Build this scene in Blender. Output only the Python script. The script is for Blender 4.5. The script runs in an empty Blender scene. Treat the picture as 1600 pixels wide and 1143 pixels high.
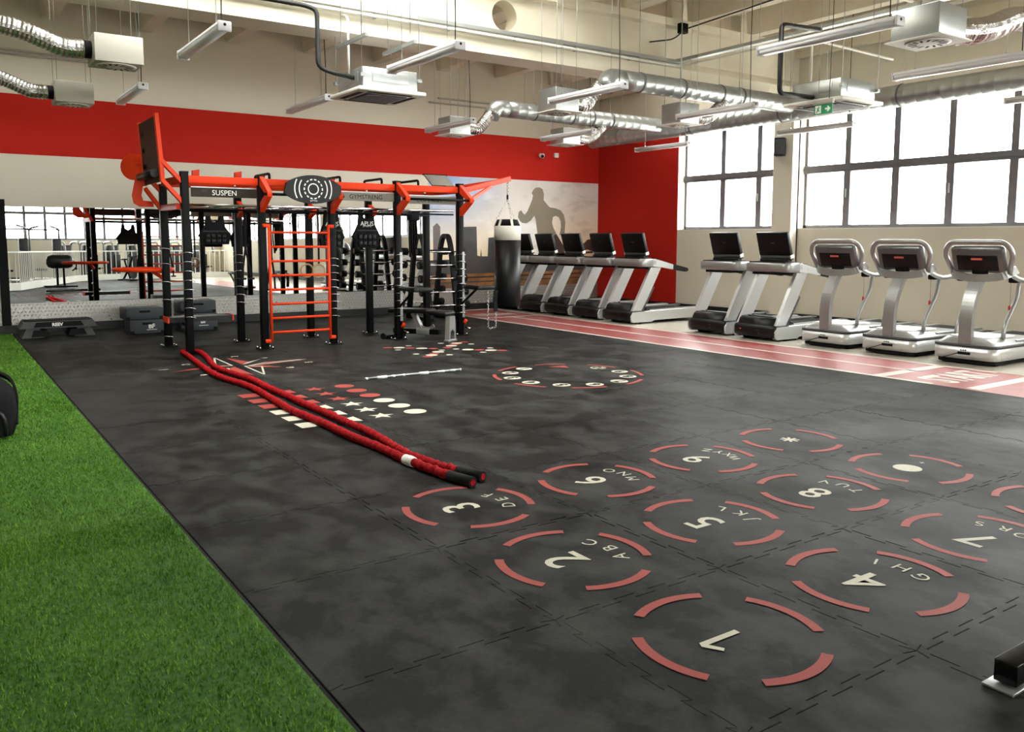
import bpy, bmesh, math, random
import numpy as np
from mathutils import Matrix, Vector

random.seed(7)
SC = bpy.context.scene
COL = SC.collection
PI = math.pi

# ------------------------------------------------------------------ camera, sky, exposure
F_PX, YAW, PIT, ROLL, CAM_H, CY = 1319.88, 0.60216, 0.10260, 0.00240, 1.5823, 509.9
def make_camera():
    cd = bpy.data.cameras.new('camera'); co = bpy.data.objects.new('camera', cd); COL.objects.link(co)
    fwd = Vector((math.sin(YAW)*math.cos(PIT), math.cos(YAW)*math.cos(PIT), -math.sin(PIT)))
    right = Vector((math.cos(YAW), -math.sin(YAW), 0)); up = right.cross(fwd)
    r2 = right*math.cos(ROLL)+up*math.sin(ROLL); u2 = -right*math.sin(ROLL)+up*math.cos(ROLL)
    m = Matrix((r2, u2, -fwd)).transposed().to_4x4(); m.translation = (0, 0, CAM_H)
    co.matrix_world = m
    cd.sensor_width = 36; cd.lens = F_PX*36/1600; cd.shift_y = -(571.5-CY)/1600
    cd.clip_start = .05; cd.clip_end = 300
    SC.camera = co
make_camera()
SKY = 10.0
w = bpy.data.worlds.new('world'); SC.world = w; w.use_nodes = True
bg = w.node_tree.nodes['Background']; bg.inputs[0].default_value = (1, .99, .965, 1); bg.inputs[1].default_value = SKY
vs = SC.view_settings; vs.view_transform = 'Standard'; vs.look = 'None'; vs.gamma = 1; vs.exposure = 0.98
vs.use_curve_mapping = False
def portal(name, loc, rot, sx, sy):
    l = bpy.data.lights.new(name, 'AREA'); l.shape = 'RECTANGLE'; l.size = sx; l.size_y = sy; l.cycles.is_portal = True
    o = bpy.data.objects.new(name, l); COL.objects.link(o); o.location = loc; o.rotation_euler = rot
# daylight portals in the window and added skylight openings (sampling aid for the sky, they give no light of their own)
portal('window_portal', (13.95, 11.9, 2.85), (0, PI/2, 0), 2.2, 2.9)
portal('window_portal', (13.95, 4.4, 2.85), (0, PI/2, 0), 2.2, 11.8)
portal('window_portal', (13.95, -5.3, 2.85), (0, PI/2, 0), 2.2, 6.5)
portal('window_portal', (13.95, -12.55, 2.85), (0, PI/2, 0), 2.2, 6.9)
portal('window_portal', (3.4, -17.15, 3.2), (-PI/2, 0, 0), 20.0, 2.6)
portal('added_skylight_portal', (4.05, 8.15, 5.92), (0, 0, 0), 6.3, 3.1)
for _x, _w in ((1.1, 1.4), (4.9, 1.4), (8.6, 2.0), (12.1, 2.0)): portal('added_skylight_portal', (_x, 12.6, 5.92), (0, 0, 0), _w, 1.2)

# ------------------------------------------------------------------ room numbers (metres)
WX, WY = 13.8, 16.3            # window wall, mirror wall
X0, Y0 = -6.5, -17.0           # far sides of the hall
CEIL = 5.65

# ------------------------------------------------------------------ materials
def lin(c): return tuple(((v/255)/12.92 if v/255 <= .04045 else ((v/255+.055)/1.055)**2.4) for v in c)
MATS = {}
def mat(name, rgb, rough=.5, metal=0., noise=None, bump=None, spec=.5, coat=0., rnoise=None, emit=None):
    """procedural principled material; noise=(scale, amount, second rgb), bump=(scale, strength), rnoise=(scale, amount)"""
    if name in MATS: return MATS[name]
    m = bpy.data.materials.new(name); m.use_nodes = True; MATS[name] = m
    nt = m.node_tree; b = nt.nodes['Principled BSDF']
    c = lin(rgb) if max(rgb) > 1 else rgb
    b.inputs['Base Color'].default_value = (*c, 1); b.inputs['Roughness'].default_value = rough
    b.inputs['Metallic'].default_value = metal; b.inputs['Specular IOR Level'].default_value = spec
    if coat: b.inputs['Coat Weight'].default_value = coat; b.inputs['Coat Roughness'].default_value = .12
    geo = nt.nodes.new('ShaderNodeNewGeometry')
    def nz(scale, det=4., d=0.):
        n = nt.nodes.new('ShaderNodeTexNoise'); n.inputs['Scale'].default_value = scale; n.inputs['Detail'].default_value = det
        n.inputs['Distortion'].default_value = d
        nt.links.new(geo.outputs['Position'], n.inputs['Vector']); return n
    if noise:
        sc, amt, c2 = noise; n = nz(sc)
        r = nt.nodes.new('ShaderNodeValToRGB'); r.color_ramp.elements[0].position = .35; r.color_ramp.elements[1].position = .7
        c2 = lin(c2) if max(c2) > 1 else c2
        mx = tuple(c[i]*(1-amt)+c2[i]*amt for i in range(3))
        r.color_ramp.elements[0].color = (*c, 1); r.color_ramp.elements[1].color = (*mx, 1)
        nt.links.new(n.outputs['Fac'], r.inputs[0]); nt.links.new(r.outputs[0], b.inputs['Base Color'])
    if rnoise:
        sc, amt = rnoise; n = nz(sc)
        mr = nt.nodes.new('ShaderNodeMapRange'); mr.inputs['To Min'].default_value = max(.02, rough-amt); mr.inputs['To Max'].default_value = min(1, rough+amt)
        nt.links.new(n.outputs['Fac'], mr.inputs['Value']); nt.links.new(mr.outputs[0], b.inputs['Roughness'])
    if bump:
        sc, st = bump; n = nz(sc, 3.)
        bp = nt.nodes.new('ShaderNodeBump'); bp.inputs['Strength'].default_value = st; bp.inputs['Distance'].default_value = .01
        nt.links.new(n.outputs['Fac'], bp.inputs['Height']); nt.links.new(bp.outputs[0], b.inputs['Normal'])
    if emit:
        b.inputs['Emission Color'].default_value = (*lin(emit[0]), 1); b.inputs['Emission Strength'].default_value = emit[1]
    return m

def mirror_mat():
    m = mat('mirror_silver', (.86, .88, .87), .003, 1.)
    return m
def glass_mat():
    if 'window_glass' in MATS: return MATS['window_glass']
    m = bpy.data.materials.new('window_glass'); m.use_nodes = True; MATS['window_glass'] = m
    nt = m.node_tree; nt.nodes.clear()
    o = nt.nodes.new('ShaderNodeOutputMaterial'); mx = nt.nodes.new('ShaderNodeMixShader'); t = nt.nodes.new('ShaderNodeBsdfTransparent')
    g = nt.nodes.new('ShaderNodeBsdfGlossy'); lw = nt.nodes.new('ShaderNodeLayerWeight'); lw.inputs[0].default_value = .5
    pw = nt.nodes.new('ShaderNodeMath'); pw.operation = 'POWER'; pw.inputs[1].default_value = 5.; nt.links.new(lw.outputs['Facing'], pw.inputs[0])
    fr = nt.nodes.new('ShaderNodeMath'); fr.operation = 'MULTIPLY_ADD'; fr.inputs[1].default_value = .8; fr.inputs[2].default_value = .03; nt.links.new(pw.outputs[0], fr.inputs[0])
    t.inputs[0].default_value = (.97, .985, .98, 1); g.inputs['Roughness'].default_value = .02
    nt.links.new(fr.outputs[0], mx.inputs[0]); nt.links.new(t.outputs[0], mx.inputs[1]); nt.links.new(g.outputs[0], mx.inputs[2]); nt.links.new(mx.outputs[0], o.inputs[0])
    return m

def rubber_mat():
    """black rubber sports mat: cloudy scuffs, chalky dust and a dull sheen"""
    m = bpy.data.materials.new('black_rubber'); m.use_nodes = True; MATS['black_rubber'] = m
    nt = m.node_tree; b = nt.nodes['Principled BSDF']; L = nt.links
    geo = nt.nodes.new('ShaderNodeNewGeometry'); oi = nt.nodes.new('ShaderNodeObjectInfo')
    mp = nt.nodes.new('ShaderNodeMapping'); mp.inputs['Scale'].default_value = (1., .75, 1.); L.new(geo.outputs['Position'], mp.inputs[0])
    def nz(s, d, dist=0.):
        n = nt.nodes.new('ShaderNodeTexNoise'); n.inputs['Scale'].default_value = s; n.inputs['Detail'].default_value = d; n.inputs['Distortion'].default_value = dist
        n.inputs['Roughness'].default_value = .62
        L.new(mp.outputs[0], n.inputs['Vector']); return n
    n1, n2, n3 = nz(1.1, 6, .3), nz(3.4, 9, .25), nz(60., 2)
    def ramp(n, a, bb, p0, p1):
        r = nt.nodes.new('ShaderNodeMapRange'); r.inputs['From Min'].default_value = p0; r.inputs['From Max'].default_value = p1
        r.inputs['To Min'].default_value = a; r.inputs['To Max'].default_value = bb; L.new(n.outputs[0], r.inputs['Value']); return r
    def math_(op, x, y):
        n = nt.nodes.new('ShaderNodeMath'); n.operation = op
        for i, v in enumerate((x, y)):
            if isinstance(v, (int, float)): n.inputs[i].default_value = v
            else: L.new(v.outputs[0], n.inputs[i])
        return n
    a = ramp(n1, 0, 1, .42, .70); c = ramp(n2, 0, 1, .44, .74); g = ramp(n3, .85, 1.15, .3, .7)
    dust = math_('ADD', math_('MULTIPLY', a, .55), math_('MULTIPLY', c, .6))
    orr = nt.nodes.new('ShaderNodeMapRange'); orr.inputs['To Min'].default_value = .8; orr.inputs['To Max'].default_value = 1.25
    L.new(oi.outputs['Random'], orr.inputs['Value'])
    dust = math_('MULTIPLY', dust, orr)
    mix = nt.nodes.new('ShaderNodeMix'); mix.data_type = 'RGBA'
    mix.inputs['A'].default_value = (.0042, .0044, .0041, 1); mix.inputs['B'].default_value = (.036, .036, .0325, 1)
    L.new(dust.outputs[0], mix.inputs['Factor'])
    mul = nt.nodes.new('ShaderNodeMix'); mul.data_type = 'RGBA'; mul.blend_type = 'MULTIPLY'; mul.inputs['Factor'].default_value = 1
    L.new(mix.outputs['Result'], mul.inputs['A']); L.new(g.outputs[0], mul.inputs['B']); L.new(mul.outputs['Result'], b.inputs['Base Color'])
    rr = nt.nodes.new('ShaderNodeMapRange'); rr.inputs['To Min'].default_value = .48; rr.inputs['To Max'].default_value = .76
    L.new(dust.outputs[0], rr.inputs['Value']); L.new(rr.outputs[0], b.inputs['Roughness'])
    sr = nt.nodes.new('ShaderNodeMapRange'); sr.inputs['To Min'].default_value = .05; sr.inputs['To Max'].default_value = .20
    L.new(c.outputs[0], sr.inputs['Value']); L.new(sr.outputs[0], b.inputs['Specular IOR Level'])
    bp = nt.nodes.new('ShaderNodeBump'); bp.inputs['Strength'].default_value = .25; bp.inputs['Distance'].default_value = .004
    L.new(n2.outputs['Fac'], bp.inputs['Height']); L.new(bp.outputs[0], b.inputs['Normal'])
    return m

def turf_mat(name, a, bcol, scale):
    m = bpy.data.materials.new(name); m.use_nodes = True; MATS[name] = m
    nt = m.node_tree; b = nt.nodes['Principled BSDF']; L = nt.links
    geo = nt.nodes.new('ShaderNodeNewGeometry')
    n = nt.nodes.new('ShaderNodeTexNoise'); n.inputs['Scale'].default_value = scale; n.inputs['Detail'].default_value = 5; L.new(geo.outputs['Position'], n.inputs['Vector'])
    n2 = nt.nodes.new('ShaderNodeTexNoise'); n2.inputs['Scale'].default_value = 1.6; n2.inputs['Detail'].default_value = 4; L.new(geo.outputs['Position'], n2.inputs['Vector'])
    ad = nt.nodes.new('ShaderNodeMath'); ad.operation = 'MULTIPLY_ADD'; L.new(n2.outputs[0], ad.inputs[0]); ad.inputs[1].default_value = .5; L.new(n.outputs[0], ad.inputs[2])
    r = nt.nodes.new('ShaderNodeValToRGB'); r.color_ramp.elements[0].position = .55; r.color_ramp.elements[1].position = .95
    r.color_ramp.elements[0].color = (*a, 1); r.color_ramp.elements[1].color = (*bcol, 1)
    L.new(ad.outputs[0], r.inputs[0]); L.new(r.outputs[0], b.inputs['Base Color']); b.inputs['Roughness'].default_value = .75; b.inputs['Specular IOR Level'].default_value = .15
    return m

# ------------------------------------------------------------------ mesh builder
class MB:
    def __init__(self): self.v = []; self.f = []; self.sm = []
    def add(self, vs, fs, smooth=False, M=None):
        o = len(self.v)
        self.v += [tuple(M @ Vector(p)) if M is not None else tuple(p) for p in vs]
        self.f += [tuple(i+o for i in f) for f in fs]; self.sm += [smooth]*len(fs)
        return self
    def box(self, c, s, rot=None, bev=0.):
        x, y, z = s[0]/2, s[1]/2, s[2]/2
        M = Matrix.Translation(c)
        if rot is not None: M = M @ (rot if isinstance(rot, Matrix) else Matrix.Rotation(rot, 4, 'Z'))
        if bev <= 0:
            vs = [(-x,-y,-z),(x,-y,-z),(x,y,-z),(-x,y,-z),(-x,-y,z),(x,-y,z),(x,y,z),(-x,y,z)]
            return self.add(vs, [(0,3,2,1),(4,5,6,7),(0,1,5,4),(1,2,6,5),(2,3,7,6),(3,0,4,7)], False, M)
        b = min(bev, x*.99, y*.99, z*.99)
        bm = bmesh.new(); bmesh.ops.create_cube(bm, size=1)
        for v in bm.verts: v.co = (v.co.x*2*x, v.co.y*2*y, v.co.z*2*z)
        bmesh.ops.bevel(bm, geom=list(bm.edges), offset=b, segments=2, affect='EDGES', profile=.5)
        bm.verts.ensure_lookup_table()
        vs = [v.co.copy() for v in bm.verts]; fs = [[l.vert.index for l in f.loops] for f in bm.faces]; bm.free()
        return self.add(vs, fs, True, M)
    def bx(self, a, b, bev=0.):          # box by two corners
        return self.box([(a[i]+b[i])/2 for i in range(3)], [abs(b[i]-a[i]) for i in range(3)], None, bev)
    def prism(self, poly, d0, d1, M=None, smooth=False):     # polygon in xy, extruded d0..d1 in z
        n = len(poly); vs = [(p[0], p[1], d0) for p in poly]+[(p[0], p[1], d1) for p in poly]
        fs = [tuple(range(n))[::-1], tuple(range(n, 2*n))]+[(i, (i+1) % n, n+(i+1) % n, n+i) for i in range(n)]
        self.add(vs, fs, False, M)
        if smooth: self.sm[-n:] = [True]*n
        return self
    def tube(self, pts, r, n=8, cap=True, smooth=True, closed=False, flat=None):
        """round tube along points; r number or list; flat=(w,h,up) makes a flat bar section instead"""
        P = [Vector(p) for p in pts]; k = len(P); R = r if isinstance(r, (list, tuple)) else [r]*k
        vs = []; up0 = Vector((0, 0, 1)); pn = None
        for i, p in enumerate(P):
            if closed: t = P[(i+1) % k]-P[i-1]
            else: t = P[min(i+1, k-1)]-P[max(i-1, 0)]
            t.normalize()
            if pn is None:
                a = Vector((0, 0, 1)) if abs(t.z) < .9 else Vector((1, 0, 0))
                u = t.cross(a).normalized()
            else:
                u = (pn-t*pn.dot(t)).normalized()
            pn = u; w = t.cross(u)
            if flat:
                fw, fh = flat[0]/2, flat[1]/2; fu = Vector(flat[2]); sx = fu.cross(t).normalized(); sy = t.cross(sx).normalized()
                for a, b in ((-1,-1),(1,-1),(1,1),(-1,1)): vs.append(p+sx*a*fw+sy*b*fh)
            else:
                for j in range(n):
                    an = 2*PI*j/n; vs.append(p+(u*math.cos(an)+w*math.sin(an))*R[i])
        if flat: n = 4; smooth = False
        fs = []
        for i in range(k if closed else k-1):
            for j in range(n):
                a = i*n+j; b = i*n+(j+1) % n; i2 = (i+1) % k
                fs.append((a, b, i2*n+(j+1) % n, i2*n+j))
        self.add(vs, fs, smooth)
        if cap and not closed:
            o = len(self.v)-len(vs)
            self.f += [tuple(o+j for j in range(n))[::-1], tuple(o+(k-1)*n+j for j in range(n))]; self.sm += [False, False]
        return self
    def cyl(self, a, b, r, n=12, r2=None): return self.tube([a, b], [r, r if r2 is None else r2], n)
    def lathe(self, prof, n=20, M=None, axis='Z'):
        vs = []; fs = []
        for (r, z) in prof:
            for j in range(n):
                a = 2*PI*j/n; vs.append((r*math.cos(a), r*math.sin(a), z))
        for i in range(len(prof)-1):
            for j in range(n): fs.append((i*n+j, i*n+(j+1) % n, (i+1)*n+(j+1) % n, (i+1)*n+j))
        self.add(vs, fs, True, M)
        o = len(self.v)-len(vs)
        if prof[0][0] > 1e-4: self.f.append(tuple(o+j for j in range(n))[::-1]); self.sm.append(False)
        if prof[-1][0] > 1e-4: self.f.append(tuple(o+(len(prof)-1)*n+j for j in range(n))); self.sm.append(False)
        return self
    def poly(self, pts): return self.add(pts, [tuple(range(len(pts)))])
    def mesh(self, name):
        me = bpy.data.meshes.new(name); me.from_pydata(self.v, [], self.f); me.polygons.foreach_set('use_smooth', self.sm); me.update(); return me
    def build(self, name, material, parent=None, kind=None):
        return link(name, self.mesh(name), material, parent, kind)

def link(name, me, material, parent=None, kind=None):
    if material is not None and not me.materials: me.materials.append(material)
    o = bpy.data.objects.new(name, me); COL.objects.link(o)
    if parent is not None: o.parent = parent
    if kind: o['kind'] = kind
    return o
def tag(o, label, cat, group=None):
    o['label'] = label; o['category'] = cat
    if group: o['group'] = group
    return o
def thing(name, label, cat, loc=(0, 0, 0), rz=0., group=None):
    o = bpy.data.objects.new(name, None); COL.objects.link(o); o.empty_display_size = .1
    o.location = loc; o.rotation_euler = (0, 0, rz); return tag(o, label, cat, group)
def struct(name, mb, material, parent=None):
    o = mb.build(name, material, parent)
    if parent is None: o['kind'] = 'structure'
    return o
def copy_tree(o, parent=None, **kw):
    c = o.copy(); COL.objects.link(c); c.parent = parent
    for ch in list(o.children): copy_tree(ch, c)
    for k, v in kw.items(): c[k] = v
    return c
def arc(c, r, a0, a1, n, plane='xy'):
    out = []
    for i in range(n+1):
        a = a0+(a1-a0)*i/n; u, v = r*math.cos(a), r*math.sin(a)
        out.append({'xy': (c[0]+u, c[1]+v, c[2]), 'xz': (c[0]+u, c[1], c[2]+v), 'yz': (c[0], c[1]+u, c[2]+v)}[plane])
    return out
def fillet(pts, r, n=5):
    """round the inner corners of a 3D polyline"""
    P = [Vector(p) for p in pts]; out = [P[0]]
    for i in range(1, len(P)-1):
        a, b, c = P[i-1], P[i], P[i+1]; d1 = (a-b); d2 = (c-b); rr = min(r, d1.length*.48, d2.length*.48)
        p1 = b+d1.normalized()*rr; p2 = b+d2.normalized()*rr
        for k in range(n+1):
            t = k/n; out.append(p1*(1-t)**2+b*2*t*(1-t)+p2*t*t)
    out.append(P[-1]); return out
_txt = {}
def text_mesh(s, size=1., depth=0., bold=0.):
    """lettering as a mesh, centred on its box, in the xy plane"""
    key = (s, size, depth, bold)
    if key in _txt: return _txt[key]
    cu = bpy.data.curves.new('lettering', 'FONT'); cu.body = s; cu.size = size; cu.extrude = depth; cu.offset = bold; cu.resolution_u = 3
    ob = bpy.data.objects.new('lettering', cu); COL.objects.link(ob)
    me = bpy.data.meshes.new_from_object(ob); bpy.data.objects.remove(ob); bpy.data.curves.remove(cu)
    co = np.array([v.co[:] for v in me.vertices]) if len(me.vertices) else np.zeros((1, 3))
    mid = (co.max(0)+co.min(0))/2
    for v in me.vertices: v.co = (v.co[0]-mid[0], v.co[1]-mid[1], v.co[2])
    me.materials.clear(); _txt[key] = me; return me
def put_text(name, s, size, material, M, parent, depth=0., bold=0., label=None):
    me = text_mesh(s, size, depth, bold).copy(); me.transform(M); me.update()
    o = link(name, me, material, parent)
    if label: o['label'] = label
    return o
def frame(right, up, pos):
    r = Vector(right).normalized(); u = Vector(up).normalized(); n = r.cross(u)
    m = Matrix((r, u, n)).transposed().to_4x4(); m.translation = pos; return m

# shared colours
def mats():
    mat('beige_wall', (214, 207, 192), .8, noise=(.7, .25, (204, 195, 178)), bump=(40, .05))
    mat('cream_concrete', (234, 227, 209), .85, noise=(1.1, .5, (192, 181, 156)), bump=(18, .12))
    mat('grey_floor', (176, 168, 154), .3, noise=(3, .4, (150, 142, 128)), rnoise=(4, .08))
    mat('red_paint', (184, 38, 28), .8, noise=(.6, .25, (174, 33, 24)), spec=.12)
    mat('black_plinth', (16, 16, 17), .45)
    mat('dark_frame', (104, 102, 107), .45, noise=(8, .4, (118, 116, 120)))
    mat('black_steel', (7, 7, 8), .45, rnoise=(20, .08), spec=.12)
    mat('black_matt', (11, 11, 12), .75, spec=.2)
    mat('black_plastic', (12, 12, 13), .42, spec=.3)
    mat('black_vinyl', (12, 12, 13), .4, bump=(120, .1), spec=.3)
    mat('dark_grey', (58, 58, 60), .6, noise=(12, .4, (70, 70, 72)))
    mat('orange_paint', (226, 60, 14), .45, noise=(3, .2, (212, 50, 10)), spec=.22)
    mat('silver_paint', (158, 159, 158), .32, .6, rnoise=(15, .06))
    mat('silver_light', (206, 208, 208), .3, .5, rnoise=(15, .06))
    mat('gloss_black', (10, 10, 11), .2, spec=.6)
    mat('bag_dark', (24, 24, 26), .85, noise=(9, .5, (34, 34, 36)), spec=.05)
    mat('white_gloss', (232, 232, 230), .28)
    mat('white_paint', (226, 224, 216), .5)
    mat('galvanised', (176, 180, 180), .36, .75, noise=(5, .3, (156, 160, 160)), rnoise=(9, .06))
    mat('foil', (205, 205, 205), .18, 1., bump=(70, .6), rnoise=(30, .12))
    mat('chrome', (220, 220, 222), .12, 1.)
    mat('alu', (200, 200, 198), .3, .9, noise=(14, .35, (170, 170, 168)), rnoise=(12, .1))
    mat('light_box', (166, 162, 150), .5)
    mat('lamp_body', (200, 198, 200), .4)
    mat('lamp_diffuser', (214, 212, 214), .3)
    mat('cable_black', (22, 22, 22), .5)
    mat('decal_red', (152, 62, 55), .6, noise=(26, .35, (138, 52, 46)), spec=.2)
    mat('decal_white', (196, 192, 174), .6, noise=(26, .35, (176, 172, 156)), spec=.2)
    mat('track_red', (150, 52, 48), .34, noise=(2.2, .4, (136, 44, 42)), rnoise=(5, .06))
    mat('track_white', (238, 232, 222), .25)
    mat('rope_red', (178, 10, 20), .8, noise=(60, .8, (110, 4, 12)), bump=(160, 1.), spec=.15)
    mat('print_white', (232, 232, 228), .5)
    mat('green_sign', (10, 138, 88), .4)
    mat('grey_head', (112, 112, 112), .34, .6, rnoise=(25, .06))
    mat('bag_white', (228, 226, 214), .45)
    mat('plyo_blue', (44, 50, 56), .6, noise=(10, .4, (52, 58, 64)))
    mat('wood', (196, 160, 116), .5, noise=(22, .5, (170, 132, 92)))
    mat('outside_ground', (196, 194, 188), .9, noise=(.4, .4, (176, 176, 166)))
mats(); rubber_mat()
# ================================================================== THE SETTING
Mt = MATS
# ---- ground outside
struct('ground', MB().bx((-60, -60, -.6), (80, 70, -.5)), Mt['outside_ground'])
# ---- floor slab and the jigsaw rubber mats
floor = struct('floor', MB().bx((X0, Y0, -.4), (WX+.3, WY+.3, -.012)), Mt['grey_floor'])
struct('floor_screed', MB().bx((10.56, Y0, -.012), (WX, WY, 0.)), Mt['grey_floor'], floor)
TX, TY = 2.072, 2.692      # a mat corner; mats are 1 m
def jig(d=.017, e=.011, n=5):
    pts = []
    for k in range(n):
        t1, t2 = k/n+.05, k/n+.15
        pts += [(t1+e, d), (t1-e, -d), (t2+e, -d), (t2-e, d)]
    return pts
def tile_mesh(left=True, right=True, h=1.):
    J = jig(); P = [(0, 0)]
    P += J + [(1, 0)]                                                 # bottom edge
    P += ([(1-y, x) for x, y in J] if right and h == 1. else []) + [(1, h)]
    P += ([(x, 1+y) for x, y in J][::-1] if h == 1. else []) + [(0, h)]
    P += ([(-y, x) for x, y in J][::-1] if left and h == 1. else [])
    s = .9982; P = [(.5+(x-.5)*s, h/2+(y-h/2)*s) for x, y in P]
    n = len(P); b = .0035
    ins = [(.5+(x-.5)*.9955, h/2+(y-h/2)*.9955) for x, y in P]
    vs = [(x, y, -.012) for x, y in P]+[(x, y, -b*.6) for x, y in P]+[(x, y, 0) for x, y in ins]
    fs = [tuple(range(2*n, 3*n))]
    for i in range(n):
        j = (i+1) % n; fs += [(i, j, n+j, n+i), (n+i, n+j, 2*n+j, 2*n+i)]
    return MB().add(vs, fs).mesh('rubber_mat')
tm = {k: tile_mesh(*k) for k in ((True, True), (False, True), (True, False))}
tm_end = tile_mesh(True, True, WY-(TY+13))
for i in range(-1, 7):
    for j in range(-4, 14):
        me = tm_end if j == 13 else tm[(i > -1, i < 6)]
        o = link('rubber_mat', me, Mt['black_rubber'], floor)
        o.location = (TX+i, TY+j, random.uniform(-.0012, .0002))
        o.rotation_euler = (random.uniform(-.0006, .0006), random.uniform(-.0006, .0006), random.uniform(-.0008, .0008))
struct('floor_mat_field', MB().bx((TX-1, Y0, -.012), (TX+7, TY-4, 0)), Mt['black_rubber'], floor)

# ---- artificial turf
turf_mat('turf_ground', (.024, .078, .010), (.07, .16, .02), 55.)
turf_mat('turf_blades', (.055, .165, .014), (.19, .37, .045), 60.)
tb = struct('floor_turf', MB().bx((X0, Y0, -.012), (TX-1.02, WY-.02, .0)), Mt['turf_ground'])
struct('trim_1', MB().bx((TX-1.022, Y0, -.012), (TX-1.004, WY-.1, -.004)), Mt['black_matt'])
def turf_blades():
    rng = np.random.default_rng(3)
    def patch(n, x0, x1, y0, y1, h, wd):
        p = np.stack([rng.uniform(x0, x1, n), rng.uniform(y0, y1, n), np.zeros(n)], 1)
        a = rng.uniform(0, 2*PI, n); dv = np.stack([np.cos(a), np.sin(a), np.zeros(n)], 1)*wd
        lean = np.stack([rng.normal(0, .35, n), rng.normal(0, .35, n), np.ones(n)], 1)
        hh = rng.uniform(.6, 1.15, n)[:, None]*h
        return np.stack([p-dv, p+dv, p+lean*hh], 1).reshape(-1, 3)
    V = np.concatenate([patch(30000, -.3, 1.045, 1.7, 5.0, .020, .0029), patch(26000, -.4, 1.045, 4.6, 9.4, .020, .0038), patch(20000, -.5, 1.045, 8.6, 16.2, .020, .006)])
    n = len(V)//3; me = bpy.data.meshes.new('turf_blades')
    me.vertices.add(len(V)); me.vertices.foreach_set('co', V.ravel().astype(np.float32))
    me.loops.add(3*n); me.loops.foreach_set('vertex_index', np.arange(3*n, dtype=np.int32))
    me.polygons.add(n); me.polygons.foreach_set('loop_start', np.arange(0, 3*n, 3, dtype=np.int32)); me.polygons.foreach_set('loop_total', np.full(n, 3, np.int32))
    me.update(); me.validate()
    o = link('turf_blades', me, Mt['turf_blades'], None, 'stuff'); tag(o, 'short bright green blades of the artificial turf strip', 'turf')
turf_blades()

# ---- back wall with the mirror
wall_back = struct('wall_back', MB().bx((X0-.3, WY, 0), (WX+.3, WY+.3, CEIL)), Mt['beige_wall'])
struct('painted_band', MB().bx((X0, WY-.004, 2.965), (WX, WY, 3.94)), Mt['red_paint'], wall_back)
struct('baseboard_back', MB().bx((X0, WY-.05, 0), (WX-.06, WY, .14)), Mt['black_plinth'])
# chequer plate strip
mat('plate_alu', (172, 170, 164), .4, .8, rnoise=(12, .1))
plate = struct('trim_2', MB().bx((X0, WY-.012, .14), (WX-.004, WY, .5)), Mt['plate_alu'])
def treads():
    m = MB(); s = .058
    nz_ = 6; L, W_, H = .027, .012, .009
    i = 0
    for c in range(int((WX-.2)/s)):
        for r in range(nz_):
            x = .15+c*s+(s/2 if r % 2 else 0); z = .17+r*.06
            an = PI/4 if (c+r) % 2 else -PI/4
            ca, sa = math.cos(an), math.sin(an)
            P = [(-L, 0), (0, -W_), (L, 0), (0, W_)]
            P = [(x+u*ca-v*sa, WY-.012, z+u*sa+v*ca) for u, v in P]
            k = len(m.v); m.v += P+[(x, WY-.012-H, z)]
            m.f += [(k, k+1, k+4), (k+1, k+2, k+4), (k+2, k+3, k+4), (k+3, k, k+4)]; m.sm += [False]*4
    m.build('plate_tread', Mt['alu'], plate, 'stuff')
treads()
mirror = struct('wall_mirror', MB().bx((1.06, WY-.012, .5), (8.98, WY-.002, 2.11)), Mt['black_matt'])
mm = mirror_mat()
for k in range(4):
    o = MB().box((0, 0, 0), (1.977, .006, 1.6)).build('mirror_pane', mm, mirror)
    o.location = (1.06+.99+1.98*k, WY-.022, 1.305); o.rotation_euler = (-math.radians(.34), 0, 0)
struct('trim_3', MB().bx((.93, WY-.06, .14), (1.06, WY-.004, 2.22)), Mt['black_matt'])

# ---- window wall
T = .3
sill, top = 1.79, 3.98
wr = MB()
opens = [(10.83, 13.57), (-1.4, 10.42), (-8.5, -2.0), (-16.0, -9.1)]
wr.bx((WX, Y0, 0), (WX+T, WY+T, sill)).bx((WX, Y0, top), (WX+T, WY+T, CEIL))
for a, b in ((13.57, WY+T), (10.42, 10.83), (-2.0, -1.4), (-9.1, -8.5), (Y0, -16.0)): wr.bx((WX, a, sill), (WX+T, b, top))
wall_right = struct('wall_right', wr, Mt['beige_wall'])
struct('painted_band', MB().bx((WX-.004, 13.57, .17), (WX, WY, 3.94)), Mt['red_paint'], wall_right)
struct('baseboard_right', MB().bx((WX-.05, Y0, 0), (WX, WY-.05, .17)), Mt['black_plinth'])
struct('column_1', MB().bx((13.58, 10.38, 0), (WX, 10.83, 4.3), .0), Mt['beige_wall'])
struct('trim_9', MB().tube([(13.77, 10.375, 4.2), (13.77, 10.375, .2)], .012, 6), Mt['black_matt'])
struct('trim_4', MB().bx((WX+.0, 10.83, 3.98), (WX+T, 13.57, 4.02)), Mt['white_paint'])
gm = glass_mat()
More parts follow.
